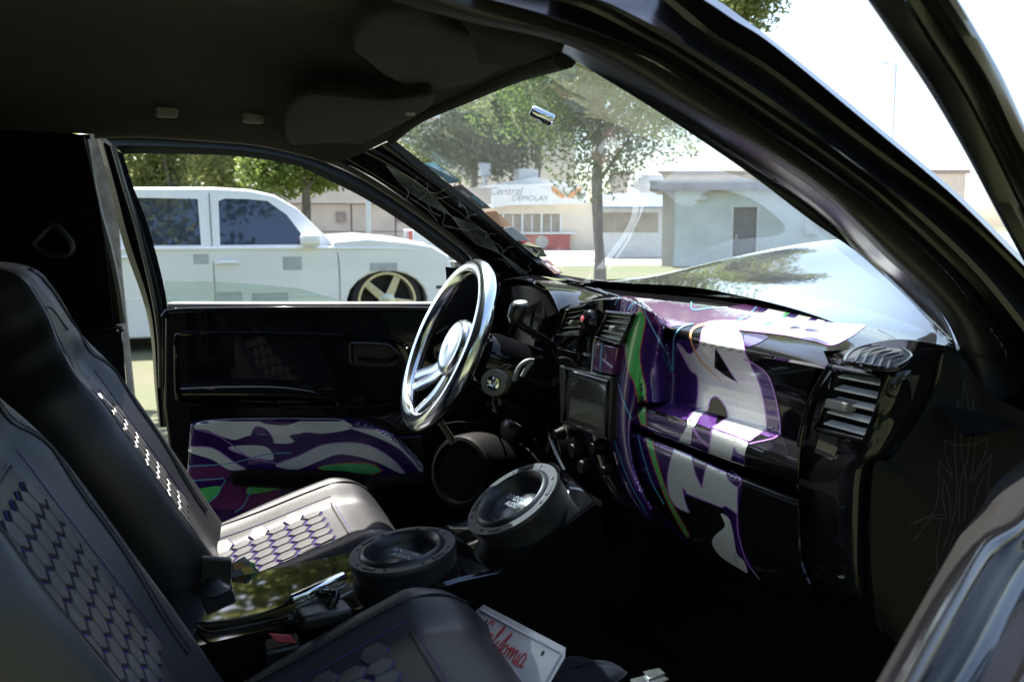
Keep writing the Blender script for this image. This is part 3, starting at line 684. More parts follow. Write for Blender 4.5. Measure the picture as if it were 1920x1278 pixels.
# header cloth edge roll
m = MB(); m.tube(crom([p+Vector((-.008, 0, -.004)) for p in wt], 30), .014, 10); m.grid([L('y', -.655, (850, 10), (970, 46), (1066, 82)), L('y', -.645, (860, 36), (970, 68), (1060, 95)), L('y', -.62, (880, 60), (985, 96), (1057, 101)), L('z', 1.385, (900, 120), (985, 122), (1056, 104))]); part('header_trim', M['cloth'], m)
def visor(name, poly, z0, th, slope=0., parent=TR):
    top = [P(a, b, 'z', z0-slope*(b-180)/106) for a, b in [tuple(q) for q in smooth_poly(poly, 5)]]
    c = sum(top, Vector())/len(top); m = MB(); rows = []
    for s, dz in ((.0, 0), (.6, 0), (.95, .001), (.985, .003), (1, .008), (.985, th), (.8, th+.004)):
        rows.append([c+(p-c)*s+Vector((0, 0, dz)) for p in top])
    m.grid(rows, 0, True); return part(name, M['cloth'], m, parent, smooth=60)
visor('sun_visor', [(540, 205), (575, 180), (640, 182), (720, 190), (800, 180), (816, 192), (796, 212), (735, 245), (690, 268), (655, 282), (600, 286), (545, 274), (534, 245)], 1.392, .02, .017)
visor('sun_visor', [(668, 60), (700, 30), (760, 22), (840, 55), (950, 82), (1025, 92), (985, 112), (930, 140), (885, 160), (800, 172), (730, 150), (690, 120), (662, 95)], 1.412, .02)
HT = bvh([HEAD])
for a, b in ((312, 207), (475, 218)):
    d_ = (FW+RT*((a-960)/1800)-UP*((b-639)/1800)).normalized(); c = HT.ray_cast(CAM, d_)[0]-d_*.006; m = MB(); m.box(c, (.046, .022, .030)); part('grab_handle_cap', M['greyp'], m, bevel=.008, seg=3)
c = P(768, 213, 'z', 1.375); m = MB(); m.box(c, (.016, .01, .006)); part('visor_clip', M['greyp'], m, bevel=.002)

# passenger side door opening: roof rail and windshield pillar, built as steps ----
y0 = -.64
rails = [
 L('y', -.640, (1053, 100), (1180, 176), (1280, 240), (1407, 327), (1520, 413), (1600, 468), (1660, 520), (1717, 575), (1791, 650)),
 L('y', -.650, (1053, 98), (1170, 158), (1280, 222), (1407, 306), (1530, 393), (1620, 470), (1690, 535), (1750, 590), (1800, 655)),
 L('y', -.690, (1060, 80), (1170, 135), (1280, 200), (1447, 300), (1557, 377), (1660, 480), (1740, 552), (1785, 625), (1800, 700))]
loft('pillar_trim', rails, M['jamb'], TR, n=60, nv=3, smooth=50)
seal = [L('y', -.690, (727, 0), (880, 42), (970, 60), (1060, 84), (1170, 137), (1280, 202), (1447, 302), (1557, 379), (1660, 482), (1740, 554), (1790, 630), (1815, 720), (1840, 860)),
        L('y', -.715, (800, -6), (900, 28), (980, 48), (1080, 76), (1180, 122), (1280, 186), (1447, 286), (1557, 363), (1670, 466), (1755, 542), (1812, 610), (1845, 700), (1880, 850)),
        L('y', -.712, (887, -4), (960, 18), (1030, 42), (1100, 66), (1190, 100), (1280, 150), (1447, 260), (1600, 366), (1690, 432), (1770, 505), (1830, 580), (1890, 668), (1940, 800))]
loft('door_seal', seal, M['rubber'], TR, n=70, nv=4, smooth=60)
jr = [L('y', -.712, (887, -4), (1030, 42), (1190, 100), (1280, 150), (1447, 260), (1600, 366), (1690, 432), (1770, 505), (1830, 580), (1890, 668), (1940, 800)),
      L('y', -.745, (900, -6), (1040, 33), (1200, 92), (1280, 136), (1447, 246), (1600, 352), (1700, 432), (1790, 515), (1850, 590), (1910, 680), (1960, 800)),
      L('y', -.722, (1010, -6), (1100, 18), (1200, 68), (1280, 112), (1447, 222), (1613, 340), (1705, 420), (1800, 510), (1870, 590), (1930, 680), (1985, 800)),
      L('y', -.724, (1033, -6), (1110, 12), (1200, 60), (1280, 104), (1447, 214), (1613, 333), (1712, 416), (1810, 508), (1885, 592), (1945, 680), (2005, 800)),
      L('y', -.765, (1060, -6), (1120, 6), (1200, 46), (1280, 92), (1447, 200), (1605, 310), (1705, 392), (1815, 496), (1895, 590), (1960, 680), (2020, 800)),
      L('y', -.768, (1082, -6), (1130, 2), (1210, 40), (1280, 80), (1447, 187), (1580, 287), (1713, 387), (1830, 495), (1910, 590), (1975, 680), (2040, 800)),
      L('y', -.732, (1235, -6), (1260, 14), (1290, 40), (1340, 73), (1447, 140), (1613, 267), (1780, 390), (1880, 480), (1960, 570), (2020, 660), (2090, 800)),
      L('y', -.735, (1250, -10), (1270, 6), (1300, 30), (1345, 66), (1450, 130), (1615, 257), (1783, 383), (1890, 478), (1975, 570), (2035, 660), (2110, 800)),
      L('y', -.752, (1265, -8), (1285, 4), (1310, 22), (1350, 52), (1447, 113), (1613, 247), (1780, 373), (1895, 470), (1985, 565), (2050, 660), (2130, 800)),
      L('y', -.780, (1300, -12), (1320, 0), (1345, 16), (1380, 40), (1447, 83), (1613, 220), (1780, 360), (1900, 478), (1995, 575), (2065, 670), (2150, 800)),
      L('y', -.750, (1325, -12), (1340, -2), (1360, 10), (1395, 36), (1455, 80), (1620, 215), (1790, 358), (1920, 485), (2000, 570), (2075, 660), (2160, 800))]
JAMB = loft('pillar', jr, M['jamb'], TR, n=80, nv=1, smooth=28)

# driver side: body opening, pillar trim, cab trim ----------------------
WL = [(177, 254), (264, 252), (347, 257), (472, 267), (556, 284), (631, 306), (694, 339), (773, 391), (857, 454), (896, 486), (935, 520)]
m = MB(); m.tube(crom(L('y', .70, *WL), 60), .0075, 8); part('weatherstrip', M['rubberlight'], m)
ap = loft('pillar_trim', [L('y', .715, (600, 285), (694, 330), (773, 384), (857, 447), (896, 480), (940, 528)),
                     L('y', .700, (640, 290), (705, 325), (783, 376), (868, 437), (915, 478), (960, 524)),
                     L('y', .645, (690, 282), (735, 310), (800, 356), (880, 415), (945, 468), (1000, 518)),
                     L('y', .625, (722, 268), (775, 312), (840, 361), (905, 412), (963, 460), (1040, 520)), L('y', .635, (742, 264), (795, 309), (860, 358), (925, 410), (983, 458), (1056, 520))], BK, TR, n=50, nv=5, smooth=60)
m = MB(); m.grid([crom([on_glass(a, b, .006) for a, b in [(726, 264), (780, 314), (842, 361), (906, 410), (966, 460), (1035, 514)]], 40), crom([on_glass(a, b, .004) for a, b in [(739, 262), (793, 305), (845, 348), (908, 398), (982, 463), (1052, 514)]], 40)])
part('windshield_border', M['rubber'], m, WS)
# cab corner and belt anchor
cw = loft('cab_trim', [L('y', .71, (-60, 240), (-60, 480), (-60, 900)), L('y', .71, (60, 240), (80, 480), (120, 900)), L('y', .70, (148, 252), (192, 480), (228, 860)), L('y', .735, (160, 262), (204, 480), (240, 860))], M['carpet'], TR, n=30, nv=3, smooth=50)
m = MB(); m.tube(crom(L('y', .735, (158, 262), (178, 380), (200, 460), (217, 540), (226, 606)), 20), .012, 8); part('door_seal', M['rubberlight'], m)
m = MB(); m.tube(crom(L('y', .705, (120, 622), (190, 620), (222, 612), (228, 622)), 14), .006, 8); m.hexa(L('y', .70, (120, 626), (228, 622), (240, 760), (130, 800)), (0, .03, 0)); part('cab_trim', BK, m, bevel=.004)
an = MB(); an.tube(crom(L('y', .675, (62, 455), (75, 472), (122, 478), (134, 462), (120, 440), (105, 425), (92, 425), (76, 440)), 24), .009, 8, closed=True); an = part('belt_anchor', M['blackp'], an)
m = MB(); m.hexa(L('y', .68, (88, 380), (104, 380), (116, 455), (76, 455)), (0, .002, 0)); m.hexa(L('y', .685, (74, 468), (122, 472), (118, 700), (88, 700)), (0, .002, 0)); part('seat_belt', M['carpet'], m)
m = MB(); m.grid([[Vector((x, .90, z)) for x in (.2, .8)] for z in (.1, 1.04)]); part('fender', BK, m); m = MB(); m.grid([[Vector((x, .76, z)) for x in (-1.2, -.80)] for z in (.1, 1.40)]); part('body_side', BK, m)

# driver door, standing open about eighteen degrees ----------------------
H = Vector((.25, .76, 0)); DU = Vector((-.95, .31, 0)).normalized(); DN = Vector((DU.y, -DU.x, 0)); DN = DN if DN.y > 0 else -DN
def D(off, *pts): return [P(a, b, (H+DN*off, DN)) for a, b in pts]
door = MB()
inner = D(0, (308, 578), (420, 572), (640, 571), (855, 573), (880, 600), (890, 760), (880, 960), (330, 960), (306, 760))
door.hexa(inner, DN*.05); DOOR = part('door', BK, door, bevel=.008, seg=3)
DOOR['label'] = 'driver door standing open with black upper panel and graffiti lower panel'
m = MB(); m.tube(crom(D(-.006, (306, 594), (318, 583), (420, 580), (640, 579), (800, 580), (862, 582)), 40), .008, 10); part('sill_roll', BK, m, DOOR)
m = MB(); m.hexa(D(.004, (312, 568), (600, 568), (860, 568), (862, 575), (600, 577), (312, 578)), DN*.05); part('window_sill', M['greyp'], m, DOOR, bevel=.004)
fo = [(183, 246), (215, 244), (347, 250), (472, 260), (556, 277), (645, 306), (702, 336), (781, 388), (865, 450), (890, 480)]
fi = [(231, 289), (260, 288), (389, 290), (472, 296), (556, 311), (599, 330), (678, 369), (758, 419), (845, 482), (868, 500)]
fr_rows = [D(.045, *fo), D(.02, *[(a+.3*(c-a), b+.3*(d-b)) for (a, b), (c, d) in zip(fo, fi)]), D(.035, *[(a+.36*(c-a), b+.36*(d-b)) for (a, b), (c, d) in zip(fo, fi)]), D(.03, *[(a+.66*(c-a), b+.66*(d-b)) for (a, b), (c, d) in zip(fo, fi)]), D(.045, *[(a+.7*(c-a), b+.7*(d-b)) for (a, b), (c, d) in zip(fo, fi)]), D(.05, *fi), D(.08, *fi)]
FRM = loft('window_frame', fr_rows, M['rubber'], DOOR, n=60, nv=1, smooth=30)
vo = [(181, 258), (205, 345), (230, 453), (267, 559), (283, 633), (290, 726), (298, 800)]
vi = [(231, 289), (248, 345), (280, 430), (312, 560), (312, 633), (310, 726), (312, 800)]
vr = [D(.09, *vo), D(.045, *vo)]+[D(o_, *[(a+k*(c-a), b+k*(d-b)) for (a, b), (c, d) in zip(vo, vi)]) for k, o_ in ((.22, .03), (.28, .05), (.5, .04), (.56, .02), (.74, .02), (.8, .05), (1, .05), (1, .085))]
loft('window_frame', vr, M['jamb'], DOOR, n=40, nv=1, smooth=30)
m = MB(); m.tube(crom(D(.018, (211, 272), (232, 345), (258, 430), (288, 560), (299, 640), (301, 726)), 30), .006, 8); part('weatherstrip', M['rubberlight'], m, DOOR)
m = MB(); m.hexa(D(.06, *([(308, 572)]+[(310, 527), (360, 527), (470, 532), (560, 541), (620, 556), (655, 569)]+[(655, 572)])), DN*.004); part('window_glass', M['glass'], m, DOOR, smooth=30)
lp = smooth_poly([(330, 640), (338, 627), (360, 625), (560, 627), (700, 633), (745, 640), (768, 660), (772, 700), (765, 742), (720, 758), (560, 760), (380, 757), (342, 752), (331, 735)], 5)
m = MB(); m.tube(D(-.002, *[tuple(p) for p in lp]), .0065, 8, closed=True); part('panel_bead', BK, m, DOOR)
ar = [D(0, (334, 716), (420, 712), (520, 713), (600, 727), (640, 748)), D(-.030, (336, 720), (420, 717), (520, 718), (600, 731), (640, 750)), D(-.052, (338, 726), (420, 723), (525, 724), (602, 735), (640, 751)), D(-.060, (340, 733), (420, 731), (530, 732), (604, 740), (640, 753)), D(-.052, (342, 741), (420, 741), (530, 742), (604, 747), (640, 755)), D(0, (342, 748), (420, 750), (530, 751), (604, 753), (640, 757))]
loft('armrest', ar, BK, DOOR, n=50, nv=3, smooth=60)
m = MB(); m.tube(crom(D(-.061, (346, 734), (420, 733), (530, 734), (600, 741), (628, 750), (634, 760)), 24), .004, 8); part('armrest_bead', BK, m, DOOR)
hb = [(657, 650, 1), (664, 642), (722, 644), (735, 650), (752, 668), (750, 682), (735, 690), (690, 690), (664, 684), (658, 676)]
hp_ = D(-.004, *[tuple(p) for p in smooth_poly(hb, 4)]); c = sum(hp_, Vector())/len(hp_)
m = MB(); m.grid([[c+(p-c)*s-DN*o_ for p in hp_] for s, o_ in ((1.06, -.004), (1.04, .008), (.98, .01), (.93, .006), (.88, -.002), (.3, -.003), (.001, -.003))], 0, True); hd_ = part('door_handle', M['blackp'], m, DOOR, smooth=40)
m = MB(); m.tube(crom(D(-.012, (672, 672), (700, 676), (728, 676), (744, 668)), 10), .006, 8); part('handle_lever', M['black'], m, hd_)
c = D(-.01, (760, 790))[0]; m = MB(); m.lathe(c, -DN, [(.026, 0), (.026, .012), (.02, .02), (.014, .018), (.012, .03), (0, .032)], 24); part('panel_knob', M['blackp'], m, DOOR)
lowp = [(358, 800), (366, 790), (420, 783), (540, 782), (640, 783), (700, 795), (760, 833), (806, 890), (803, 925), (770, 960), (340, 985), (352, 880)]
c0 = D(-.004, *[tuple(p) for p in smooth_poly(lowp, 5)]); c = sum(c0, Vector())/len(c0)
m = MB(); m.grid([[c+(p-c)*s-DN*o_ for p in c0] for s, o_ in ((1, -.01), (.995, .012), (.975, .02), (.6, .024), (.1, .022), (.001, .022))], 0, True); PNL = part('lower_panel', BK, m, DOOR, smooth=50)
m = MB(); m.tube(crom(D(-.012, (560, 822), (640, 822), (740, 820), (815, 815), (838, 808)), 20), .004, 6); part('panel_bead', M['violet'], m, DOOR)
m = MB(); m.hexa(D(-.03, (435, 882), (470, 876), (640, 880), (770, 898), (775, 920), (640, 915), (440, 905)), DN*-.04); part('map_pocket', M['carpet'], m, DOOR, bevel=.01)
# kick panel speaker
c = P(866, 884, 'd', 2.28); ax = (CAM-c).normalized()*.62+Vector((-.75, -.1, .05)); m = MB(); m.lathe(c, ax, [(.10, -.10), (.088, .0), (.082, .012), (.074, .014), (.068, .006)], 40); sp = part('kick_speaker', M['satin'], m)
m = MB(); m.lathe(c, ax, [(.069, .006), (.05, .009), (0, .010)], 40); part('speaker_grille', M['carpet'], m, sp)
m = MB(); m.hexa(L('d', 2.34, (790, 800), (860, 790), (960, 800), (960, 1000), (800, 1000)), FW*.02); part('kick_panel', M['carpet'], m)
m = MB(); m.hexa(L('d', 2.40, (845, 640), (965, 640), (965, 810), (850, 810)), FW*.02); part('kick_panel', M['carpet'], m)
m = MB(); m.tube(crom(L('d', 2.22, (812, 757), (826, 790), (846, 822), (850, 832)), 10), .008, 8); part('release_strap', M['rubberlight'], m)

m = MB(); m.grid([[Vector((.47, y, z)) for y in (-.85, 0, .85)] for z in (.27, 1.0)]); part('firewall', M['carpet'], m)
m = MB(); m.grid([L('y', .74, (835, 500), (880, 505), (945, 520)), L('y', .72, (840, 560), (880, 570), (940, 560)), L('y', .70, (840, 660), (880, 680), (940, 660))]); part('dash_end', M['satin'], m)
# floor, firewall ------------------------------------------------------
m = MB(); m.grid([[Vector((x, y, .27)) for y in (-.85, 0, .85)] for x in (-1.2, .35)]); m.grid([[Vector((x, y, z)) for y in (-.85, 0, .85)] for x, z in ((.35, .27), (.62, .5), (.62, 1.02))]); part('floor_carpet', M['carpet'], m, smooth=180)
m = MB(); m.box((-.4, -.80, .30), (1.3, .10, .10)); part('door_sill', BK, m, bevel=.02)
m = MB(); m.box((.12, .79, .36), (.6, .08, .36)); part('door_sill', M['carpet'], m, bevel=.02)

# ------------------------------------------------------------------ dashboard
def X(x, *pts): return L('x', x, *pts)
top_far = L('z', 1.036, (1020, 522), (1120, 534), (1280, 549), (1413, 556), (1547, 572), (1713, 597), (1765, 622))
top_mid = L('z', 1.045, (985, 519), (1080, 535), (1190, 551), (1300, 566), (1420, 585), (1560, 610), (1660, 628), (1780, 645))
top_near = L('x', .20, (945, 522), (1000, 516), (1060, 532), (1110, 554), (1160, 556))+L('x', .172, (1245, 600), (1330, 614), (1420, 636))+L('x', .172, (1548, 671))+L('x', .19, (1606, 650))+L('y', -.695, (1700, 640), (1789, 650))
def relaxed(rail, n, k):
    r = crom(rail, n)
    for _ in range(k): r = [r[0]]+[(r[i-1]+r[i]*2+r[i+1])/4 for i in range(1, n-1)]+[r[-1]]
    return r
def px_of(p): q = p-CAM; return 960+1800*q.dot(RT)/q.dot(FW)
NEAR = relaxed(top_near, 90, 30)
def near(a, b): return [p for p in NEAR if a <= px_of(p) <= b]
m = MB(); cols = [relaxed(r, 90, 30) for r in (top_far, top_mid)]+[NEAR]
grid_ = [crom([c[j] for c in cols], 13) for j in range(90)]; rows = [[grid_[j][i] for j in range(90)] for i in range(13)]; m.grid(rows)
js = [j for j in range(90) if 1046 <= px_of(NEAR[j]) <= 1552]; row0 = [NEAR[j] for j in js]; k = len(js)
r1 = relaxed([P(1048, 570, 'x', .152), P(1095, 561, 'x', .146), P(1140, 557, 'x', .146), P(1172, 558, 'x', .150), P(1212, 576, 'x', .144), P(1244, 606, 'x', .150), P(1318, 626, 'x', .157), P(1408, 645, 'x', .157), P(1552, 677, 'x', .157)], k, 2)
r2 = relaxed([P(1048, 586, 'x', .118), P(1075, 573, 'x', .105), P(1120, 562, 'x', .100), P(1168, 563, 'x', .116), P(1192, 571, 'x', .100), P(1228, 591, 'x', .112), P(1246, 610, 'x', .142), P(1312, 638, 'x', .148), P(1395, 655, 'x', .148), P(1556, 687, 'x', .148)], k, 1)
r3 = relaxed([P(1048, 588, 'x', .119), P(1075, 575, 'x', .106), P(1120, 565, 'x', .101), P(1168, 566, 'x', .117), P(1192, 574, 'x', .101), P(1228, 594, 'x', .113), P(1244, 620, 'x', .146), P(1312, 645, 'x', .151), P(1395, 662, 'x', .151), P(1556, 693, 'x', .151)], k, 1)
bc = [crom([row0[i], r1[i], r2[i], r3[i]], 10) for i in range(k)]; m.grid([[bc[i][q] for i in range(k)] for q in range(10)])
DT = part('dash_top', BK, m, smooth=70, weld=True)
if sum(f.normal.z for f in DT.data.polygons) < 0: DT.data.flip_normals()
rec = [X(.152, (1242, 626), (1312, 643), (1395, 660), (1530, 690)), X(.172, (1250, 690), (1320, 710), (1420, 735), (1510, 755)), X(.168, (1255, 752), (1320, 770), (1442, 803), (1502, 822))]
DR = loft('dash_recess', rec, BK, TR, n=40, nv=4, smooth=60, relax=8)
shelf = [X(.170, (1253, 750), (1320, 769), (1442, 803), (1502, 822)), X(.160, (1247, 756), (1318, 775), (1438, 808), (1502, 828)), X(.122, (1209, 762), (1304, 789), (1403, 826), (1496, 858)), X(.113, (1205, 768), (1302, 796), (1402, 834), (1496, 866)), X(.116, (1186, 792), (1273, 826), (1405, 873), (1497, 902)), X(.135, (1184, 797), (1273, 831), (1405, 878), (1497, 908))]
DS = loft('dash_shelf', shelf, BK, TR, n=60, nv=4, smooth=60)
glove = [X(.150, (1183, 800), (1265, 832), (1390, 880), (1497, 915)), X(.124, (1183, 808), (1265, 840), (1390, 892), (1497, 934)), X(.118, (1183, 815), (1265, 848), (1390, 900), (1497, 943)), X(.122, (1184, 850), (1290, 895), (1390, 935), (1497, 975)),
         X(.128, (1190, 890), (1290, 928), (1365, 957), (1497, 1010))]
DG = loft('glovebox_door', glove, BK, TR, n=60, nv=4, smooth=60)
low = [X(.128, (1190, 890), (1290, 928), (1365, 957), (1497, 1010)), X(.140, (1200, 930), (1300, 985), (1390, 1025), (1500, 1052)), X(.175, (1215, 965), (1310, 1035), (1420, 1088), (1518, 1095)), X(.23, (1250, 990), (1330, 1050), (1440, 1105), (1530, 1115)), X(.32, (1290, 1010), (1350, 1060), (1450, 1115), (1540, 1125))]
DL = loft('dash_lower', low, BK, TR, n=50, nv=4, smooth=60, relax=8)
flank = [X(.118, (1168, 562), (1160, 640), (1152, 700), (1143, 770), (1150, 840), (1175, 910), (1215, 975)), X(.098, (1192, 570), (1180, 640), (1168, 700), (1160, 770), (1166, 840), (1188, 905), (1225, 965)), X(.110, (1228, 590), (1214, 640), (1200, 700), (1190, 760), (1184, 800), (1186, 850), (1196, 900)),
         X(.150, (1250, 604), (1238, 640), (1226, 700), (1215, 755), (1200, 800), (1196, 850), (1200, 900))]
DF = loft('stack_flank', flank, BK, TR, n=50, nv=6, smooth=60, relax=8)
rw = [X(.112, (1230, 596), (1216, 640), (1204, 700), (1210, 752)), X(.125, (1243, 615), (1236, 650), (1228, 700), (1232, 751)), X(.172, (1246, 628), (1256, 660), (1262, 710), (1262, 756))]
DW = loft('recess_wall', rw, BK, TR, n=30, nv=4, smooth=60)
stk = [X(.118, (1048, 586), (1036, 640), (1031, 700), (1044, 800), (1060, 866), (1106, 925)), X(.105, (1075, 573), (1062, 640), (1060, 700), (1072, 800), (1090, 866), (1130, 930)), X(.100, (1120, 562), (1110, 640), (1105, 700), (1110, 800), (1125, 866), (1160, 940)), X(.118, (1168, 562), (1160, 640), (1152, 700), (1143, 770), (1150, 840), (1175, 910), (1215, 975))]
DK = loft('centre_stack', stk, BK, TR, n=50, nv=5, smooth=60, relax=8)
stl = [X(.118, (1048, 586), (1036, 640), (1031, 700), (1044, 800), (1060, 866), (1106, 925)), X(.13, (1042, 588), (1030, 640), (1024, 700), (1034, 800), (1050, 866), (1098, 930)), X(.22, (1010, 600), (1000, 650), (992, 720), (1000, 800), (1030, 880), (1080, 940))]
loft('stack_side', stl, BK, TR, n=40, nv=3, smooth=40)
for o_, pts in ((.128, [(1026, 640), (1018, 720), (1030, 810), (1060, 880), (1100, 925)]), (.14, [(985, 795), (1010, 835), (1040, 868), (1090, 915)]), (.14, [(975, 826), (1000, 850), (1030, 885), (1050, 905)])):
    m = MB(); m.tube(crom(X(o_, *pts), 24), .005, 8); part('stack_bead', BK, m)

# instrument hood, cluster, knee panel
hood = [L('x', .20, (930, 545), (945, 522), (1000, 516), (1060, 532), (1110, 554)), X(.10, (922, 552), (938, 528), (985, 521), (1030, 540), (1052, 578)), X(.09, (923, 556), (940, 532), (985, 526), (1027, 546), (1048, 584)), X(.13, (930, 565), (946, 542), (985, 536), (1022, 553), (1040, 590))]
loft('cluster_hood', hood, BK, TR, n=40, nv=3, smooth=50)
m = MB(); m.hexa(X(.26, *[tuple(p) for p in smooth_poly([(915, 600), (930, 556), (960, 535), (1010, 540), (1050, 580), (1046, 640), (1036, 720), (960, 720), (915, 690)], 4)]), (.02, 0, 0)); cl = part('cluster', M['blackp'], m)
for a, b, r in ((955, 600, .05), (1010, 605, .05)):
    c = P(a, b, 'x', .258); m = MB(); m.lathe(c, (-1, 0, .2), [(r, 0), (r, .006), (r-.004, .006), (r-.006, .001), (0, .001)], 32); part('gauge', M['blackp'], m, cl)
m = MB(); m.hexa(X(.255, (1001, 641), (1007, 634), (1009, 636), (1003, 643)), (.002, 0, 0)); part('gauge_needle', M['red'], m, cl)
m = MB(); m.grid([crom(X(.13, (1048, 584), (1036, 640), (1028, 700), (1020, 760)), 20), crom(X(.16, (1040, 590), (1026, 640), (1018, 700), (1005, 760)), 20), crom(X(.27, (1040, 600), (1020, 650), (1000, 720), (960, 770)), 20)]); part('cluster_side', BK, m, smooth=60)
knee = [X(.20, (860, 640), (920, 740), (1000, 770), (1030, 780)), X(.14, (850, 720), (915, 765), (985, 805), (1010, 830)), X(.15, (845, 750), (905, 790), (975, 830), (1005, 850)), X(.3, (850, 770), (900, 800), (960, 840), (1000, 860))]
loft('knee_panel', knee, BK, TR, n=30, nv=3, smooth=50)
m = MB(); m.tube(crom(X(.085, (872, 728), (880, 738), (915, 755), (930, 766), (979, 797)), 24), .0035, 8); part('knee_bead', M['chrome'], m)
m = MB(); m.lathe(P(965, 805, 'x', .11), (-.8, -.4, -.2), [(.0, .03), (.02, .028), (.032, .015), (.034, 0), (.03, -.04)], 24); part('knee_vent', M['blackp'], m)
# driver end vent
def vent(name, quad, depth, n, knob=None, parent=TR, x=.1, lit=BK, rim=.006, kx=.5, ky=.45, tilt=0.):
    """outlet: four corners (tl, tr, br, bl), a dark box behind, a rim and separate slats"""
    q = [Vector(p) for p in quad]; nn = (q[1]-q[0]).cross(q[3]-q[0]).normalized()
    if nn.dot(CAM-q[0]) < 0: nn = -nn
    m = MB(); m.tube([p+nn*.002 for p in q], rim, 8, closed=True)
    v = MB(); b = [p-nn*depth for p in q]
    for i in range(4): v.grid([[q[i], q[(i+1) % 4]], [b[i], b[(i+1) % 4]]])
    v.grid([[b[0], b[1]], [b[3], b[2]]])
    base = v.build(name, M['seam'], parent, 30)
    m.build('vent_rim', BK, base, 60)
    for i in range(n):
        t = (i+.62)/(n+.15); l = q[0].lerp(q[3], t); r = q[1].lerp(q[2], t); e = (r-l)*.03
        dn = (q[3]-q[0]).normalized()
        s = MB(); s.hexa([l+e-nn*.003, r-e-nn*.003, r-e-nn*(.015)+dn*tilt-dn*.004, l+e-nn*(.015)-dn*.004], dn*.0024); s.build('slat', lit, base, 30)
    if knob is not None:
        c = q[0].lerp(q[1], kx).lerp(q[3].lerp(q[2], kx), ky); e = (q[1]-q[0]).normalized(); dn = (q[3]-q[0]).normalized()
        s = MB(); s.hexa([c-e*knob+nn*.006, c+e*knob+nn*.006, c+e*knob-nn*.012, c-e*knob-nn*.012], dn*.014); s.build('vent_knob', M['greyp'], base, 30, bevel=.002)
    return base
M['slat'] = mat('lit_vent_slat', (.80, .79, .76), .33, coat=.3, bump=.1, bscale=300)  # pale colour paints in the light falling on passenger and centre slats
VN = X(.157, (1570, 690), (1663, 707), (1627, 829), (1535, 803))
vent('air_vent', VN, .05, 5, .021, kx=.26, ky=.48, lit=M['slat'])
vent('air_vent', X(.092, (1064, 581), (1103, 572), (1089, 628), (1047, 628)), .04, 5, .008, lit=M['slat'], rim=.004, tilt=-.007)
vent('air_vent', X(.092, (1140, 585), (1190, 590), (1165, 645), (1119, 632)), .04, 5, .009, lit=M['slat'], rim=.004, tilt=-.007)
vent('air_vent', L('x', .13, (884, 552), (902, 548), (890, 603), (865, 598)), .04, 5, .006, lit=M['blackp'], rim=.004)
# passenger end pod around the vent
pod = [X(.172, (1548, 671), (1580, 658))+[P(1680, 636, 'x', .225), P(1789, 650, 'y', -.695)],
       X(.165, (1557, 683), (1585, 684), (1665, 698))+[P(1766, 664, 'y', -.695)],
       X(.155, (1521, 749), (1545, 750), (1652, 765))+[P(1747, 743, 'y', -.69)],
       X(.155, (1502, 822), (1528, 826), (1628, 846))+[P(1680, 846, 'y', -.685)],
       X(.150, (1496, 868), (1524, 872), (1600, 890))+[P(1640, 870, 'y', -.68)],
       X(.150, (1497, 960), (1524, 968), (1596, 990))+[P(1630, 985, 'y', -.675)],
       X(.160, (1502, 1052), (1524, 1066), (1596, 1095))+[P(1634, 1100, 'y', -.67)],
       X(.190, (1518, 1093), (1540, 1104), (1600, 1128))+[P(1650, 1178, 'y', -.66)]]
def drop_faces(o, quad_px):
    """cut the outlet opening out of a panel"""
    bm = bmesh.new(); bm.from_mesh(o.data); kill = []
    for f in bm.faces:
        q = f.calc_center_median()-CAM; z = q.dot(FW)
        if inside((960+1800*q.dot(RT)/z, 639-1800*q.dot(UP)/z), quad_px): kill.append(f)
    bmesh.ops.delete(bm, geom=kill, context='FACES'); bm.to_mesh(o.data); bm.free()
POD = loft('vent_pod', pod, BK, TR, n=90, nv=8, smooth=50)
drop_faces(POD, [(1568, 688), (1665, 706), (1628, 831), (1533, 804)])
drop_faces(DK, [(1062, 579), (1104, 570), (1090, 630), (1046, 629)]); drop_faces(DK, [(1139, 584), (1191, 589), (1166, 646), (1118, 633)]); drop_faces(DF, [(1139, 584), (1191, 589), (1166, 646), (1118, 633)])
m = MB(); m.tube(crom([P(1766, 664, 'y', -.70), P(1747, 743, 'y', -.695), P(1712, 800, 'y', -.69), P(1673, 852, 'y', -.687), P(1643, 868, 'y', -.685), P(1632, 985, 'y', -.68), P(1634, 1100, 'y', -.675), P(1652, 1178, 'y', -.665)], 60), .0035, 8); part('dash_edge_bead', BK, m)
m = MB(); m.tube(crom(X(.15, (1556, 684), (1520, 749), (1500, 826), (1495, 900), (1497, 1000), (1502, 1052), (1518, 1095)), 50), .0035, 8); part('dash_edge_bead', BK, m)
# defroster outlet on top
do = [tuple(p) for p in smooth_poly([(1583, 676), (1600, 655), (1640, 645), (1676, 644), (1695, 655), (1709, 667), (1690, 684), (1667, 690), (1625, 684), (1598, 680)], 4)]
zt = 1.044
v = MB(); v.hexa(L('z', zt, *do), (0, 0, -.004)); dv = part('defroster_vent', M['seam'], v)
m = MB(); m.tube(L('z', zt+.001, *do), .002, 8, closed=True); m.build('vent_rim', BK, dv, 60)
for k in range(5):
    t = k/4; a0 = (1602+62*t, 678+12*t); a1 = (1648+48*t, 647+19*t); a2 = ((a0[0]+a1[0])/2-8, (a0[1]+a1[1])/2-6+2*t)
    m = MB(); m.tube(crom(L('z', zt+.003, a0, a2, a1), 14), .0013, 6); m.build('slat', M['blackp'], dv, 60)

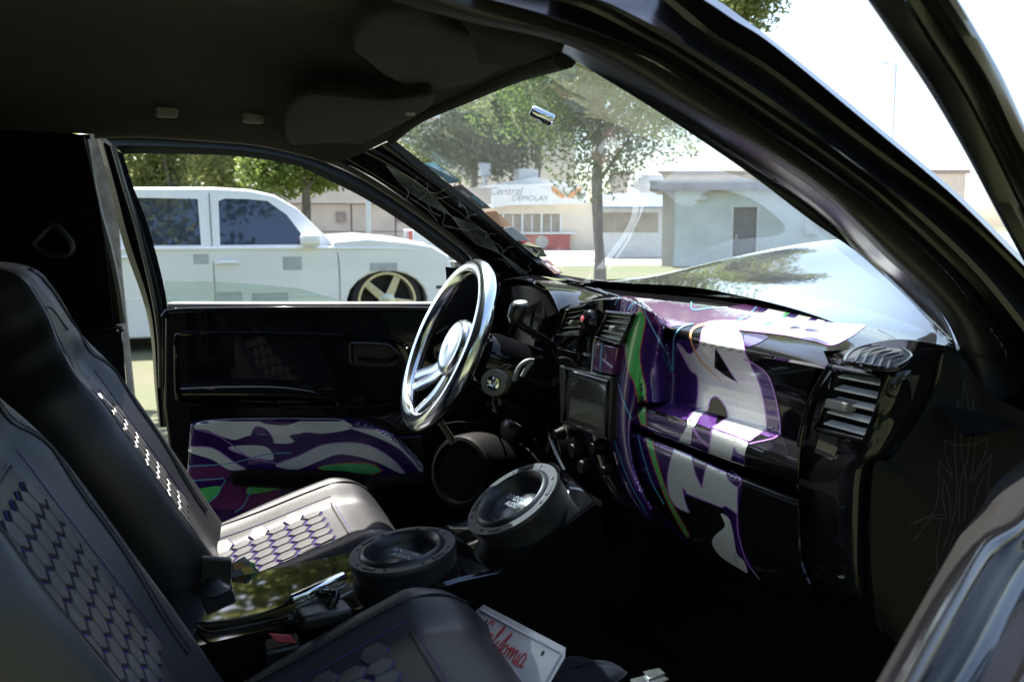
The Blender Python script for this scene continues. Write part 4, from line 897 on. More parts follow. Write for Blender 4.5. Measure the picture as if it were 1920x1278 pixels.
# head unit, buttons, knobs
HU = MB(); HU.hexa(X(.090, (1048, 684), (1145, 706), (1139, 826), (1050, 793)), (.03, 0, 0)); HU = part('head_unit', M['blackp'], HU, bevel=.004, seg=3)
m = MB(); m.hexa(X(.0885, (1070, 703), (1136, 723), (1132, 804), (1067, 782)), (.0015, 0, 0)); part('screen', M['screen'], m, HU, smooth=30)
m = MB(); m.tube(X(.088, (1062, 692), (1141, 715), (1136, 817), (1058, 789)), .003, 8, closed=True); part('screen_bezel', BK, m, HU)
text_mesh('lettering', 'Pioneer', .009, axes(P(1094, 803, 'x', .0865), (P(1140, 818, 'x', .0865)-P(1050, 786, 'x', .0865)).normalized(), (0, 0, 1), (-1, 0, 0)), M['greyp'], HU)
m = MB(); m.hexa(X(.094, (1043, 650), (1084, 660), (1082, 688), (1040, 679)), (.02, 0, 0)); m.hexa(X(.094, (1088, 661), (1108, 666), (1106, 693), (1086, 689)), (.02, 0, 0)); part('switch_panel', BK, m, bevel=.003)
m = MB(); m.hexa(X(.094, (1111, 640), (1156, 650), (1148, 703), (1108, 694)), (.02, 0, 0)); part('switch_panel', M['plum'], m, bevel=.003)
for x_, mm, wd in ((1112, 'pale', 1.6), (1127, 'blue', 2.2)):
    m = MB(); m.hexa(X(.0925, (x_, 642), (x_+wd, 642), (x_+wd-4, 697), (x_-4, 697)), (.0015, 0, 0)); part('pinstripe', M[mm], m, smooth=30)
c = P(1104, 600, 'x', .09); m = MB(); m.lathe(c, (-1, -.15, .25), [(.022, -.006), (.020, .006), (.014, .012), (0, .014)], 28); part('round_switch', M['black'], m)
m = MB(); m.lathe(c, (-1, -.15, .25), [(.006, .015), (0, .016)], 16); part('switch_lamp', M['red'], m)
for a, b, r in ((1052, 812, .014), (1083, 842, .020), (1122, 838, .016), (1100, 872, .018), (1142, 880, .012)):
    c = P(a, b, 'x', .10); m = MB(); m.lathe(c, (-1, -.1, -.1), [(r*.95, -.006), (r*.92, .002), (r*.78, .005), (r*.66, .015), (0, .016)], 24); part('control_knob', M['satin'], m)

# steering column and wheel
WC = Vector((-.084, .36, .94)); wn = Vector((-math.cos(R(24)), 0, math.sin(R(24)))); wu = Vector((math.sin(R(24)), 0, math.cos(R(24)))); wy = Vector((0, 1, 0))
SW = MB(); SW.tube([WC+(wu*math.cos(a)+wy*math.sin(a))*.180 for a in [2*math.pi*k/96 for k in range(96)]], .0195, 18, closed=True); SW = part('steering_wheel', M['rim'], SW, smooth=180)
SW['label'] = 'polished metal steering wheel with split spokes'
hubc = WC-wn*.028
m = MB(); m.lathe(hubc, wn, [(.064, -.02), (.066, .008), (.060, .018), (.052, .021), (.046, .019), (0, .024)], 40); part('hub', M['alu'], m, SW)
for a in (222, 262, 318):
    d = wy*-math.cos(R(a))+wu*math.sin(R(a)); t_ = wy*-math.sin(R(a))-wu*math.cos(R(a))
    for sg in ((-1, 1) if a != 262 else (0,)):
        m = MB(); w0 = .0145 if sg else .0135
        p0 = hubc+d*.045+t_*sg*.012-wn*.004; p1 = hubc+d*.11+t_*sg*.013+wn*.004; p2 = WC+d*.172+t_*sg*.018
        m.tube(crom([p0, p1, p2], 9), [w0*.7, w0*.85, w0, w0*1.15, w0*1.2, w0*1.2, w0*1.2, w0*1.1, w0], 10, flat=.42, upv=wn)
        part('spoke', M['alu'], m, SW)
m = MB(); ax = -wn; m.lathe(hubc, ax, [(.03, .0), (.034, .03), (.045, .05), (.06, .055), (.066, .075), (.07, .14), (.075, .24), (.08, .3)], 32)
COLM = part('steering_column', BK, m, smooth=50)
m = MB(); m.hexa([WC+ax*.10+Vector((0, s*.055, -.055)) for s in (-1, 1)]+[WC+ax*.30+Vector((0, s*.06, -.075)) for s in (1, -1)], (0, 0, -.05)); part('column_shroud', BK, m, COLM, bevel=.015, seg=3)
c = P(927, 717, 'y', .29); ax2 = (CAM-c).normalized()*.6+Vector((-.5, -.5, 0)); m = MB(); m.lathe(c, ax2, [(.032, -.05), (.030, 0), (.028, .008), (.016, .009), (.015, .004)], 32); part('ignition_bezel', M['greyp'], m, COLM)
m = MB(); m.lathe(c, ax2, [(.014, .0), (.014, .012), (.009, .013), (.007, .004), (0, .004)], 24); part('ignition_lock', M['chrome'], m, COLM)
lv = L('y', .20, (1046, 668), (1036, 648), (1010, 630), (980, 612), (966, 600)); m = MB(); m.tube(crom(lv, 14), .008, 10); LV = part('shift_lever', BK, m, COLM)
m = MB(); m.tube(L('y', .20, (964, 606), (966, 595), (971, 578), (975, 568)), [.010, .017, .018, .014], 16); part('lever_knob', M['blackp'], m, LV)
m = MB(); m.lathe(P(976, 570, 'y', .19), (-.1, -.2, 1), [(.016, 0), (.014, .005), (0, .008)], 20); part('lever_button', M['greyp'], m, LV)
m = MB(); m.tube(crom(L('y', .22, (963, 714), (972, 690), (985, 678), (1000, 676), (988, 690), (978, 706)), 16), .005, 8); part('column_boot_bead', M['greyp'], m, COLM)

# ------------------------------------------------------------------ console with two subwoofers
zc = [(-.95, .535), (-.63, .540), (-.36, .565), (-.20, .596), (-.125, .603), (-.06, .634), (.06, .708), (.075, .700)]
m = MB(); rows = []
for (y, dz) in ((-.105, -.30), (-.102, -.012), (-.096, -.006), (0, .006), (.11, .018), (.118, .006), (.12, -.30)):
    rows.append([Vector((x, y, z+dz)) for x, z in zc])
m.grid(rows); m.add([(.075, -.105, .4), (.075, -.1, .70), (.075, .115, .70), (.075, .12, .4)], [(0, 1, 2, 3)])
m.m = [1 if max(m.v[i].z for i in f)-min(m.v[i].z for i in f) > .15 else 0 for f in m.f]
CON = part('console', [M['mirror'], M['carpet']], m, smooth=25)
def sub(c, ax, r, ref, tdir, spin):
    ax = Vector(ax).normalized(); c = Vector(c)
    m = MB(); m.lathe(c, ax, [(r*.95, -.055), (r*.97, -.01), (r, -.004), (r, .002), (r*.985, .006), (r*.80, .006), (r*.79, .003)], 56); s = part('subwoofer', M['gasket'], m, CON, smooth=50)
    m = MB(); m.lathe(c, ax, [(r*.80, .002), (r*.77, .009), (r*.71, .012), (r*.64, .006), (r*.60, -.006), (r*.58, -.012), (r*.46, -.026), (r*.44, -.022), (r*.30, -.012), (0, -.007)], 56); part('speaker_cone', M['cone'], m, s, smooth=60)
    u = Vector(ref); u = (u-ax*u.dot(ax)).normalized(); v = ax.cross(u)
    for k in range(8):
        a = 2*math.pi*(k+spin)/8; p = c+(u*math.cos(a)+v*math.sin(a))*r*.89
        m = MB(); m.lathe(p+ax*.0062, ax, [(.0036, .0), (.003, .0012), (.0015, .0004), (0, .0004)], 12); part('screw', M['seam'], m, s)
        a2 = a+math.pi/8
        if k % 2 == 0:
            m = MB(); tt = [c+(u*math.cos(a2+q)+v*math.sin(a2+q))*r*.89+ax*.007 for q in (-.16, -.05, .05, .16)]; m.tube(tt, .0035, 6, flat=.3, upv=ax); part('gasket_inlay', M['seam'], m, s)
    t = Vector(tdir); t = (t-ax*t.dot(ax)).normalized(); b = ax.cross(t)
    for k, wd in enumerate(('SUNDOWN', 'AUDIO')):
        text_mesh('lettering', wd, .017, axes(c+ax*-.0045+b*(.0075-.015*k), t, b, ax), M['print'], s, 0, .0003, .8)
    return s
sub((-.273, .0, .614), (-.16, -.03, 1), .098, (1, 0, 0), (.45, -.85, 0), .25)
sub((-.060, .0, .688), (-.56, -.05, .84), .098, (1, 0, .6), (.2, -.95, 0), .4)

# ------------------------------------------------------------------ seats
hexme = None
def hex_pad_mesh():
    v = []; f = []
    for r, z in ((1, 0), (.985, .10), (.88, .21), (.5, .235)):
        for k in range(6): v.append((r*math.sin(math.pi/3*k), r*math.cos(math.pi/3*k), z))
    v.append((0, 0, .24))
    for j in range(3):
        for k in range(6): f.append((j*6+(k+1) % 6, j*6+k, (j+1)*6+k, (j+1)*6+(k+1) % 6))
    for k in range(6): f.append((18+(k+1) % 6, 18+k, 24))
    me = bpy.data.meshes.new('hexagon_pad'); me.from_pydata(v, [], f); me.materials.append(M['pad']); me.shade_smooth(); me.set_sharp_from_angle(angle=R(45)); return me
HEX = hex_pad_mesh()
def sst(a, b, x): t = min(1, max(0, (x-a)/(b-a))); return t*t*(3-2*t)
def interp(tab, x):
    for (a, p), (b, q) in zip(tab, tab[1:]):
        if x <= b: t = sst(0, 1, (x-a)/(b-a)); return p+(q-p)*t
    return tab[-1][1]
def make_seat(cy, bx, front, label, padtop, tilt, rec=30, zb=.60):
    u = Vector((-math.sin(R(rec)), 0, math.cos(R(rec)))); n = Vector((math.cos(R(rec)), 0, math.sin(R(rec)))); B = Vector((bx, cy, zb))
    Wt = [(-.2, .225), (.06, .262), (.25, .275), (.36, .255), (.44, .20), (.50, .165), (.56, .15), (.605, .13), (.63, .10)]
    def F(s, lat):
        W = interp(Wt, s); t = lat/W; a = abs(t); bol = .034*(1-.6*sst(.30, .46, s))
        d = bol*sst(.50, .84, a)-.055*max(0, (a-.84)/.16)**2+.022*sst(.36, .52, s)-.07*max(0, (s-.55)/.08)**2-.012*math.exp(-((s-.36)/.06)**2)*(1-sst(.5, .8, a))
        return B+u*s+Vector((0, lat, 0))+n*d
    m = MB(); rows = []
    for i in range(56):
        s = -.20+.83*i/55; W = interp(Wt, s)
        r = [F(s, W*t) for t in np.linspace(-1, 1, 49)]
        th = .10*(1-max(0, (s-.5)/.13)**3*.5)
        r += [r[-1]-n*.04, r[-1]-n*th+Vector((0, -.03, 0)), r[0]-n*th+Vector((0, .03, 0)), r[0]-n*.04]
        rows.append(r)
    m.grid(rows, 0, True); e = len(rows[0]); b0 = e*(len(rows)-1); m.f.append(tuple(range(b0, b0+e))); m.m.append(0)
    seat = part('seat', M['leather'], m, smooth=55); seat['label'] = label
    ln = front-(bx-.05)
    def Cf(q, lat):
        W = .235+.02*sst(.1, .5, q)-.015*sst(.7, 1, q); t = lat/W; a = abs(t)
        z = zb-.050-tilt*max(0, .74-q)+.042*(1-.55*sst(.75, 1, q))*sst(.48, .8, a)-.05*max(0, (a-.82)/.18)**2+.018*sst(.1, .75, q)-.075*max(0, (q-.82)/.18)**2.2
        return Vector((bx-.05+ln*q, cy+lat, z))
    m = MB(); rows = []
    for i in range(46):
        q = i/45; W = .235+.02*sst(.1, .5, q)-.015*sst(.7, 1, q)
        # the front edge is rounded in plan
        r = [Cf(q, W*t)+Vector((-.06*max(0, abs(t)-.45)**2*sst(.6, 1, q), 0, 0)) for t in np.linspace(-1, 1, 49)]
        r = [r[0]+Vector((0, .0, -.2))]+[r[0]+Vector((0, -.004, -.03))]+r+[r[-1]+Vector((0, .004, -.03)), r[-1]+Vector((0, 0, -.2))]
        rows.append(r)
    rows.append([p+Vector((.012, 0, -.03)) for p in rows[-1]]); rows.append([p+Vector((.0, 0, -.16)) for p in rows[-1]])
    m.grid(rows); cu = part('cushion', M['leather'], m, seat, smooth=55)
    # seams: purple double stitching as fine tubes lying in the surface
    st = MB(); sm = MB()
    def seam(fn, pts, off, r=.0008, mb=st):
        w_ = [fn(*p)+off for p in pts]; mb.tube(crom(w_, len(pts)*3), r, 5)
    N = n*.0008; Z = Vector((0, 0, .0008))
    for sg in (-1, 1):
        seam(F, [(s, sg*(.156+.02*s)) for s in np.linspace(0, .34, 10)], N, .0005)
        seam(F, [(s, sg*interp([(-.1, .17), (.2, .205), (.3, .21), (.42, .165), (.5, .12), (.58, .10)], s)) for s in np.linspace(-.05, .58, 22)], N, .0018, sm)
        seam(F, [(s, sg*(interp([(-.1, .17), (.2, .205), (.3, .21), (.42, .165), (.5, .12), (.58, .10)], s)+.008)) for s in np.linspace(-.05, .58, 22)], N, .0007, sm)
        seam(Cf, [(q, sg*.156) for q in np.linspace(.08, .72, 10)], Z, .0005)
        seam(Cf, [(q, sg*(.185)) for q in np.linspace(.05, .9, 14)], Z, .0018, sm)
    seam(F, [(padtop+.012, l) for l in np.linspace(-.14, .14, 10)], N, .0018, sm); seam(F, [(padtop+.018, l) for l in np.linspace(-.14, .14, 10)], N, .0005)
    seam(F, [(.50-.06*(abs(l)/.12)**2, l) for l in np.linspace(-.12, .12, 10)], N, .0018, sm)
    seam(Cf, [(.715, l) for l in np.linspace(-.14, .14, 10)], Z, .002, sm); seam(Cf, [(.73, l) for l in np.linspace(-.14, .14, 10)], Z, .0005)
    sm.build('seam', M['seam'], seat, 60)
    # honeycomb
    r = .0235; px_, py_ = r*math.sqrt(3)*1.09, r*1.5*1.09
    def honey(fn, s0, s1, sc, parent):
        k = 0; s = s0+r*.6; row = 0
        while s < s1-r*.55:
            off = (row % 2)*px_/2
            for i in range(-5, 6):
                lat = i*px_+off
                if abs(lat) > .150-r*.40: continue
                p = fn(s/sc, lat); dl = (fn(s/sc, lat+.004)-fn(s/sc, lat-.004)).normalized(); ds = (fn((s+.004)/sc, lat)-fn((s-.004)/sc, lat)).normalized(); nn = dl.cross(ds).normalized()
                if nn.z < 0: nn = -nn; 
                o = bpy.data.objects.new('hexagon_pad', HEX); COL.objects.link(o); o.parent = parent
                M4 = axes(p+nn*.0004, dl, nn.cross(dl), nn) @ Matrix.Diagonal((r, r, r, 1)); o.matrix_basis = M4
                ring = [M4 @ Vector((1.04*math.sin(math.pi/3*q), 1.04*math.cos(math.pi/3*q), .03)) for q in range(6)]
                st.tube(ring, .00085, 4, closed=True)
            s += py_; row += 1
    honey(F, .0, padtop, 1, seat); honey(Cf, .07*ln, .70*ln, ln, cu)
    t = st.build('stitching', M['thread'], seat, 60); t['kind'] = 'stuff'
    return seat
make_seat(.36, -.635, -.175, 'driver seat in black honeycomb leather, its cushion partly in sun', .325, .13)
make_seat(-.375, -.690, -.15, 'passenger seat in black honeycomb leather nearest the camera', .315, .22)
# belt buckle
p = P(528, 1197, 'y', -.115); m = MB(); m.hexa([p+Vector((-.03, -.02, -.01)), p+Vector((.028, -.024, -.004)), p+Vector((.028, .012, .006)), p+Vector((-.03, .012, .0))], (0.01, 0, -.12)); bkl = part('belt_buckle', M['blackp'], m, bevel=.006, seg=3)
m = MB(); m.hexa(L('y', -.138, (503, 1186), (545, 1189), (558, 1206), (520, 1204)), (0, .01, -.004)); part('buckle_button', M['buckle'], m, bkl, bevel=.002)

# ------------------------------------------------------------------ passenger kick panel and open passenger door
kp = [L('y', -.700, (1790, 650), (1767, 664), (1748, 743), (1673, 856), (1640, 870), (1632, 985), (1636, 1100), (1655, 1180)),
      L('d', 1.20, (1812, 680), (1812, 760), (1800, 820), (1790, 880), (1780, 960), (1775, 1050), (1765, 1150), (1750, 1260)),
      L('d', 1.18, (1860, 740), (1880, 850), (1900, 920), (1920, 980), (1920, 1050), (1910, 1120), (1890, 1200), (1860, 1278)),
      L('d', 1.15, (1940, 780), (1990, 900), (2020, 950), (2020, 1000), (2010, 1060), (2000, 1130), (1990, 1200), (1980, 1278))]
KP = loft('kick_panel', kp, M['satin'], TR, n=50, nv=6, smooth=180)
KP['label'] = 'black kick panel with grey pinstriping'
m = MB(); m.tube(crom(L('y', -.712, (1810, 905), (1740, 918), (1700, 945), (1693, 1000), (1692, 1080), (1700, 1140)), 30), .0012, 6); part('panel_gap', M['seam'], m, KP)
tilt = [L('z', .93, (1925, 852), (1862, 912), (1840, 952), (1800, 1004), (1784, 1032), (1738, 1112), (1640, 1285)),
        L('z', .955, (1935, 880), (1880, 935), (1856, 975), (1816, 1030), (1795, 1062), (1748, 1140), (1655, 1290)),
        L('z', .960, (1945, 925), (1895, 975), (1866, 1002), (1830, 1048), (1800, 1085), (1755, 1165), (1672, 1295))]
PD = loft('door', tilt, M['speckle'], TR, n=50, nv=6, smooth=180); PD['label'] = 'open passenger door with speckled liner, glossy top and window frame'
pt = [L('z', .958, (1945, 925), (1895, 972), (1850, 994), (1818, 1028), (1786, 1066), (1738, 1140), (1650, 1295)),
      L('z', .968, (1950, 930), (1900, 980), (1853, 1000), (1822, 1042), (1795, 1088), (1752, 1165), (1682, 1300)),
      L('z', .966, (1960, 950), (1912, 1000), (1866, 1030), (1836, 1075), (1808, 1125), (1766, 1200), (1712, 1300)),
      L('z', .938, (1985, 960), (1945, 1010), (1898, 1066), (1866, 1118), (1838, 1170), (1806, 1225), (1758, 1300)),
      L('z', .930, (2010, 990), (1975, 1040), (1930, 1100), (1900, 1150), (1872, 1200), (1845, 1245), (1806, 1305)),
      L('z', .938, (2060, 1030), (2030, 1090), (1990, 1150), (1962, 1200), (1938, 1245), (1915, 1285), (1886, 1330)),
      L('z', .932, (2160, 1100), (2130, 1170), (2090, 1230), (2060, 1280), (2030, 1320), (2010, 1350), (1990, 1380))]
loft('door_top', pt, BK, PD, n=60, nv=8, smooth=180, relax=6)
fd = [.80, .84, .90, .96, 1.0, 1.05]
def rail(off, *pts): return [P(a, b, 'd', d+off) for (a, b), d in zip(pts, fd)]
uf = [rail(.03, (1618, -10), (1680, 80), (1747, 180), (1813, 293), (1859, 380), (1925, 500)), rail(0, (1622, -10), (1684, 80), (1751, 180), (1817, 293), (1863, 380), (1930, 500)),
      rail(-.004, (1690, -10), (1740, 80), (1806, 180), (1864, 293), (1906, 380), (1960, 490)), rail(.02, (1698, -10), (1750, 72), (1814, 175), (1870, 285), (1912, 372), (1965, 480)),
      rail(.02, (1728, -10), (1775, 62), (1836, 165), (1888, 270), (1930, 360), (1980, 470)), rail(-.006, (1738, -10), (1784, 58), (1844, 160), (1896, 262), (1940, 350), (1990, 460)),
      rail(-.012, (1762, -10), (1805, 58), (1860, 155), (1910, 255), (1955, 340), (2005, 450)), rail(-.004, (1788, -10), (1826, 54), (1875, 140), (1926, 250), (1970, 330), (2020, 440)), rail(.03, (1792, -10), (1830, 54), (1879, 140), (1930, 250), (1974, 330), (2024, 440))]
loft('window_frame', uf, M['jamb'], PD, n=50, nv=2, smooth=40, across=False)

# ------------------------------------------------------------------ painted graphics
def target(*objs): return bvh(objs)
def skin(name, parent, tree_, items, mats, step=5., jump=.02):
    """one painted skin; items: (material key, lift in 0.1 mm, outline) or (key, lift, line, width)"""
    mb = MB(); keys = []
    for it in items:
        if it[0] not in keys: keys.append(it[0])
        if len(it) == 3: paint(mb, tree_, it[2], keys.index(it[0]), .0004+it[1]*.0001, step, jump)
        else: paint(mb, tree_, offset_line(it[2], it[3]), keys.index(it[0]), .0004+it[1]*.0001, max(step, 4), jump, False)
    o = mb.build(name, [M[k] for k in keys], parent, 180); o['kind'] = 'stuff'; return o
def outline(poly, wd, key, lift):
    q = [tuple(p) for p in smooth_poly(poly, 3)]; q.append(q[0]); k = max(2, len(q)//5+1)
    return [(key, lift, q[i:i+k+1], wd) for i in range(0, len(q)-1, k)]
def bvh_lip(objs, w_=.003):
    """as bvh, with a narrow lip past every open edge so that paint reaches the very edge"""
    v = []; f = []
    for o in objs:
        b = len(v); co = [x.co.copy() for x in o.data.vertices]; v += [tuple(c) for c in co]; f += [tuple(b+i for i in p.vertices) for p in o.data.polygons]
        seen = {}
        for p in o.data.polygons:
            for e in p.edge_keys: seen.setdefault(e, []).append(p)
        for (i, j), ps in seen.items():
            if len(ps) != 1: continue
            e = co[j]-co[i]
            if e.length < 1e-6: continue
            out = e.cross(ps[0].normal).normalized(); c = (co[i]+co[j])/2
            if out.dot(c-ps[0].center) < 0: out = -out
            k_ = len(v); v += [tuple(co[i]), tuple(co[j]), tuple(co[j]+out*w_), tuple(co[i]+out*w_)]; f.append((k_, k_+1, k_+2, k_+3))
    return BVHTree.FromPolygons(v, f)
T_ = bvh_lip([DR, DS, DG, DL, DF, DW, DK, POD]); T2 = bvh_lip([DT], .001)
M['magenta'] = mat('magenta_plum_paint', (.12, .018, .12), .28, metal=.1, coat=1, var=.15, vscale=5)
it = []
it += [('magenta', 0, [(1152, 562), (1165, 555), (1200, 558), (1290, 570), (1345, 578), (1450, 562), (1440, 585), (1400, 603), (1330, 608), (1260, 612), (1240, 625), (1215, 640), (1190, 600)]),
       ('violet', 1, [(1163, 562), (1200, 578), (1215, 600), (1242, 618), (1250, 650), (1262, 700), (1290, 715), (1310, 760), (1262, 756), (1212, 764), (1186, 795), (1186, 840), (1200, 900), (1240, 958), (1310, 1040), (1280, 1045), (1200, 955), (1160, 885), (1142, 800), (1146, 740), (1155, 680), (1160, 640), (1152, 600)]),
       ('violet', 1, [(1250, 640), (1310, 645), (1312, 700), (1330, 770), (1260, 758), (1262, 700)]),
       ('purple', 1, [(1209, 764, 1), (1258, 752, 1), (1345, 778, 1), (1340, 806, 1), (1296, 790, 1)]),
       ('violet', 1, [(1184, 792, 1), (1209, 770, 1), (1296, 796, 1), (1345, 812, 1), (1340, 852, 1), (1273, 832, 1)]),
       ('violet', 1, [(1184, 806, 1), (1390, 895, 1), (1392, 915, 1), (1384, 962, 1), (1290, 930, 1), (1200, 905, 1)]),
       ('purple', 2, [(1186, 808, 1), (1268, 842, 1), (1268, 850, 1), (1186, 816, 1)]),
       ('violet', 1, [(1355, 945), (1384, 960), (1392, 1020), (1412, 1062), (1390, 1058), (1376, 1012), (1366, 975)])]
top = [(1335, 602), (1400, 600, 1), (1462, 562, 1), (1560, 568), (1618, 582), (1634, 597), (1612, 619), (1588, 635), (1560, 647), (1530, 640), (1470, 628), (1400, 620), (1330, 612)]
main = [(1330, 606, 1), (1360, 607), (1384, 620), (1393, 640), (1398, 660), (1409, 684), (1424, 717), (1434, 759), (1438, 790), (1437, 806, 1), (1404, 826, 1), (1337, 802, 1), (1366, 782, 1), (1362, 765), (1352, 750), (1342, 743), (1333, 749), (1328, 765, 1), (1306, 765, 1), (1309, 738), (1308, 706), (1296, 694), (1281, 668), (1270, 644), (1280, 650), (1292, 663), (1306, 655), (1313, 640), (1318, 618)]
it += [('silver', 3, top), *outline(top, 2.2, 'lilac', 4), ('silver', 3, main), *outline(main, 2.4, 'lilac', 4)]
it += [('silver', 5, [(1290, 786, 1), (1306, 768), (1328, 766), (1312, 782), (1302, 800), (1290, 800)]),
       ('black', 5, [(1342, 651, 1), (1382, 716, 1), (1360, 703), (1340, 688, 1)]), ('lilac', 5, [(1342, 649), (1346, 658), (1384, 718)], 2.),
       ('violet', 5, [(1408, 684, 1), (1420, 684), (1440, 702), (1455, 745), (1462, 788), (1463, 806, 1), (1440, 808, 1), (1438, 790), (1434, 758), (1424, 717)]),
       ('lilac', 6, [(1395, 672), (1412, 680), (1440, 702), (1455, 745), (1463, 790), (1463, 812)], 2.5), ('lilac', 6, [(1409, 686), (1424, 717), (1434, 759), (1438, 790)], 2.5),
       ('purple', 5, [(1462, 806, 1), (1465, 816), (1440, 820, 1), (1424, 813, 1), (1438, 806, 1)]), ('lilac', 6, [(1463, 812), (1450, 822), (1406, 832)], 2.)]
for q in ([(1400, 599), (1418, 586), (1433, 568), (1453, 565), (1440, 580), (1421, 591)], [(1456, 605), (1483, 586), (1497, 573), (1513, 575), (1492, 595), (1472, 604)], [(1479, 616), (1517, 599), (1538, 581), (1555, 580), (1533, 599), (1504, 615)],
          [(1508, 620), (1533, 607), (1556, 601), (1564, 606), (1554, 615), (1533, 622)], [(1598, 613, 1), (1617, 592, 1), (1631, 595, 1), (1610, 617, 1)], [(1400, 626), (1440, 632), (1405, 650), (1396, 640)], [(1500, 633), (1530, 634), (1556, 646), (1530, 641)]):
    it.append(('violet', 5, q))
it += [('green', 5, [(1430, 607, 1), (1455, 600), (1478, 582), (1492, 570, 1), (1483, 584), (1462, 602), (1440, 609)])]
# silver on the shelf front and the glovebox
it += [('silver', 4, [(1337, 804, 1), (1404, 830, 1), (1398, 848), (1396, 873, 1), (1330, 849, 1), (1333, 822)]), ('violet', 5, [(1377, 838, 1), (1384, 848), (1397, 853, 1), (1396, 870, 1), (1371, 862, 1)]), ('lilac', 6, [(1377, 836), (1384, 848), (1397, 854)], 2.), ('lilac', 6, [(1377, 838), (1371, 863)], 1.6),
       ('silver', 4, [(1288, 800, 1), (1299, 802, 1), (1296, 832, 1), (1273, 826, 1)]), ('lilac', 5, [(1300, 802), (1312, 820), (1329, 836)], 5.), ('lilac', 6, [(1336, 804), (1333, 822), (1329, 849)], 2.2)]
m1 = [(1264, 842, 1), (1298, 856, 1), (1304, 885), (1317, 914, 1), (1321, 890), (1326, 870, 1), (1362, 886, 1), (1368, 900), (1384, 914, 1), (1383, 962, 1), (1362, 948, 1), (1353, 950, 1), (1290, 925, 1), (1280, 912, 1), (1285, 938), (1293, 960, 1), (1270, 950), (1256, 930), (1252, 900), (1256, 870)]
it += [('silver', 4, m1), *outline(m1, 2., 'lilac', 5), ('lilac', 6, [(1370, 882), (1391, 900), (1384, 914)], 2.)]
m2 = [(1352, 962), (1360, 985), (1342, 1002), (1336, 1018), (1352, 1042), (1386, 1064), (1402, 1072), (1396, 1052), (1382, 1036), (1376, 1002), (1368, 972)]
it += [('silver', 4, m2), ('lilac', 5, [(1383, 962), (1385, 1000), (1400, 1050), (1425, 1085)], 2.), ('lilac', 5, [(1388, 1046), (1376, 1040), (1384, 1056)], 1.8)]
gr = [[(1200, 581), (1209, 590), (1211, 602), (1204, 640), (1200, 668), (1204, 695), (1211, 722), (1213, 752, 1), (1195, 754, 1), (1190, 720), (1178, 692), (1174, 645), (1183, 606)], [(1194, 766, 1), (1211, 762, 1), (1213, 798, 1), (1203, 796, 1)], [(1211, 818, 1), (1224, 822, 1), (1230, 850), (1246, 905), (1262, 945), (1292, 1000), (1284, 1000), (1254, 945), (1236, 900), (1222, 860)]]
for q in gr: it += [('green', 5, q), *outline(q, 1.8, 'red', 6)]
it += [('blue', 7, q, 2.6) for q in ([(1162, 556), (1153, 572)], [(1203, 566), (1186, 570), (1179, 581)], [(1203, 566), (1214, 595), (1226, 618), (1237, 640), (1247, 660), (1256, 685), (1262, 700)], [(1262, 700), (1263, 660), (1266, 630), (1278, 614), (1300, 607)], [(1296, 566), (1299, 581), (1330, 578), (1365, 577)], [(1155, 645), (1157, 700), (1168, 745), (1184, 785)], [(1197, 815), (1206, 850), (1222, 900), (1246, 945)], [(1147, 780), (1155, 830), (1180, 900), (1215, 965)], [(1378, 603), (1400, 594), (1416, 578), (1426, 566)])]
it += [('orange', 7, [(1330, 606), (1306, 613), (1296, 624), (1299, 645), (1315, 676), (1353, 713)], (5.5, 1.2))]
it += [('pale', 4, [(1040, 522), (1090, 535), (1160, 555)], 2.), ('pale', 4, [(1060, 520), (1110, 540), (1140, 552)], 1.6), ('pale', 4, [(1075, 520), (1130, 545)], 1.6)]
skin('painted_graphic', DG, T_, it, None, step=3.4)
skin('painted_graphic', DT, T2, [q for q in it if min(p[1] for p in q[2]) < 655], None, step=3.4)
# driver door lower panel
dt = target(PNL); it = []
it += [('violet', 0, lowp), ('silver', 2, [(364, 801), (384, 789), (470, 784), (590, 784), (640, 787), (660, 802), (610, 812), (566, 811), (545, 830), (500, 828), (470, 816), (440, 824), (412, 816), (388, 806)]),
       ('silver', 2, [(356, 836), (400, 840), (440, 866), (462, 878), (430, 880), (398, 861), (358, 848)]), ('silver', 2, [(518, 869), (560, 853), (610, 832), (680, 832), (730, 856), (766, 892), (738, 881), (700, 863), (640, 851), (600, 863), (560, 879), (530, 877)]),
       ('silver', 2, [(652, 800), (722, 809), (772, 842), (801, 893), (790, 886), (750, 842), (700, 817)]), ('silver', 2, [(428, 838), (496, 836), (512, 862), (470, 857)]),
       ('green', 3, [(598, 876), (640, 869), (690, 869), (714, 881), (690, 889), (640, 888)]), ('red', 2, [(594, 877), (640, 867), (690, 867), (718, 881), (690, 891), (640, 890)]), ('green', 3, [(356, 922), (412, 911), (400, 936), (356, 947)]), ('green', 3, [(474, 908), (532, 912), (500, 921), (464, 925)]),
       ('violet', 3, [(478, 800), (502, 806), (512, 832), (472, 828)]), ('violet', 3, [(545, 815), (590, 812), (606, 823), (560, 828)]), ('violet', 3, [(490, 788), (560, 786), (540, 796), (505, 795)]), ('plum', 1, [(360, 870), (430, 876), (425, 896), (358, 900)]), ('plum', 1, [(420, 905), (520, 905), (500, 950), (400, 950)])]
it += [('lilac', 4, q, 2.) for q in ([(364, 803), (412, 818), (470, 858), (520, 868)], [(518, 869), (560, 854), (610, 832), (680, 831), (730, 855), (768, 894)], [(652, 800), (722, 809), (772, 842), (803, 895)], [(428, 838), (470, 857), (512, 862)], [(356, 836), (400, 840), (440, 866), (462, 878)])]
it += [('blue', 4, q, 2.) for q in ([(345, 874), (430, 868), (500, 851), (546, 848)], [(350, 901), (420, 896)], [(424, 898), (398, 936), (356, 957)], [(476, 905), (458, 945), (440, 960)])]
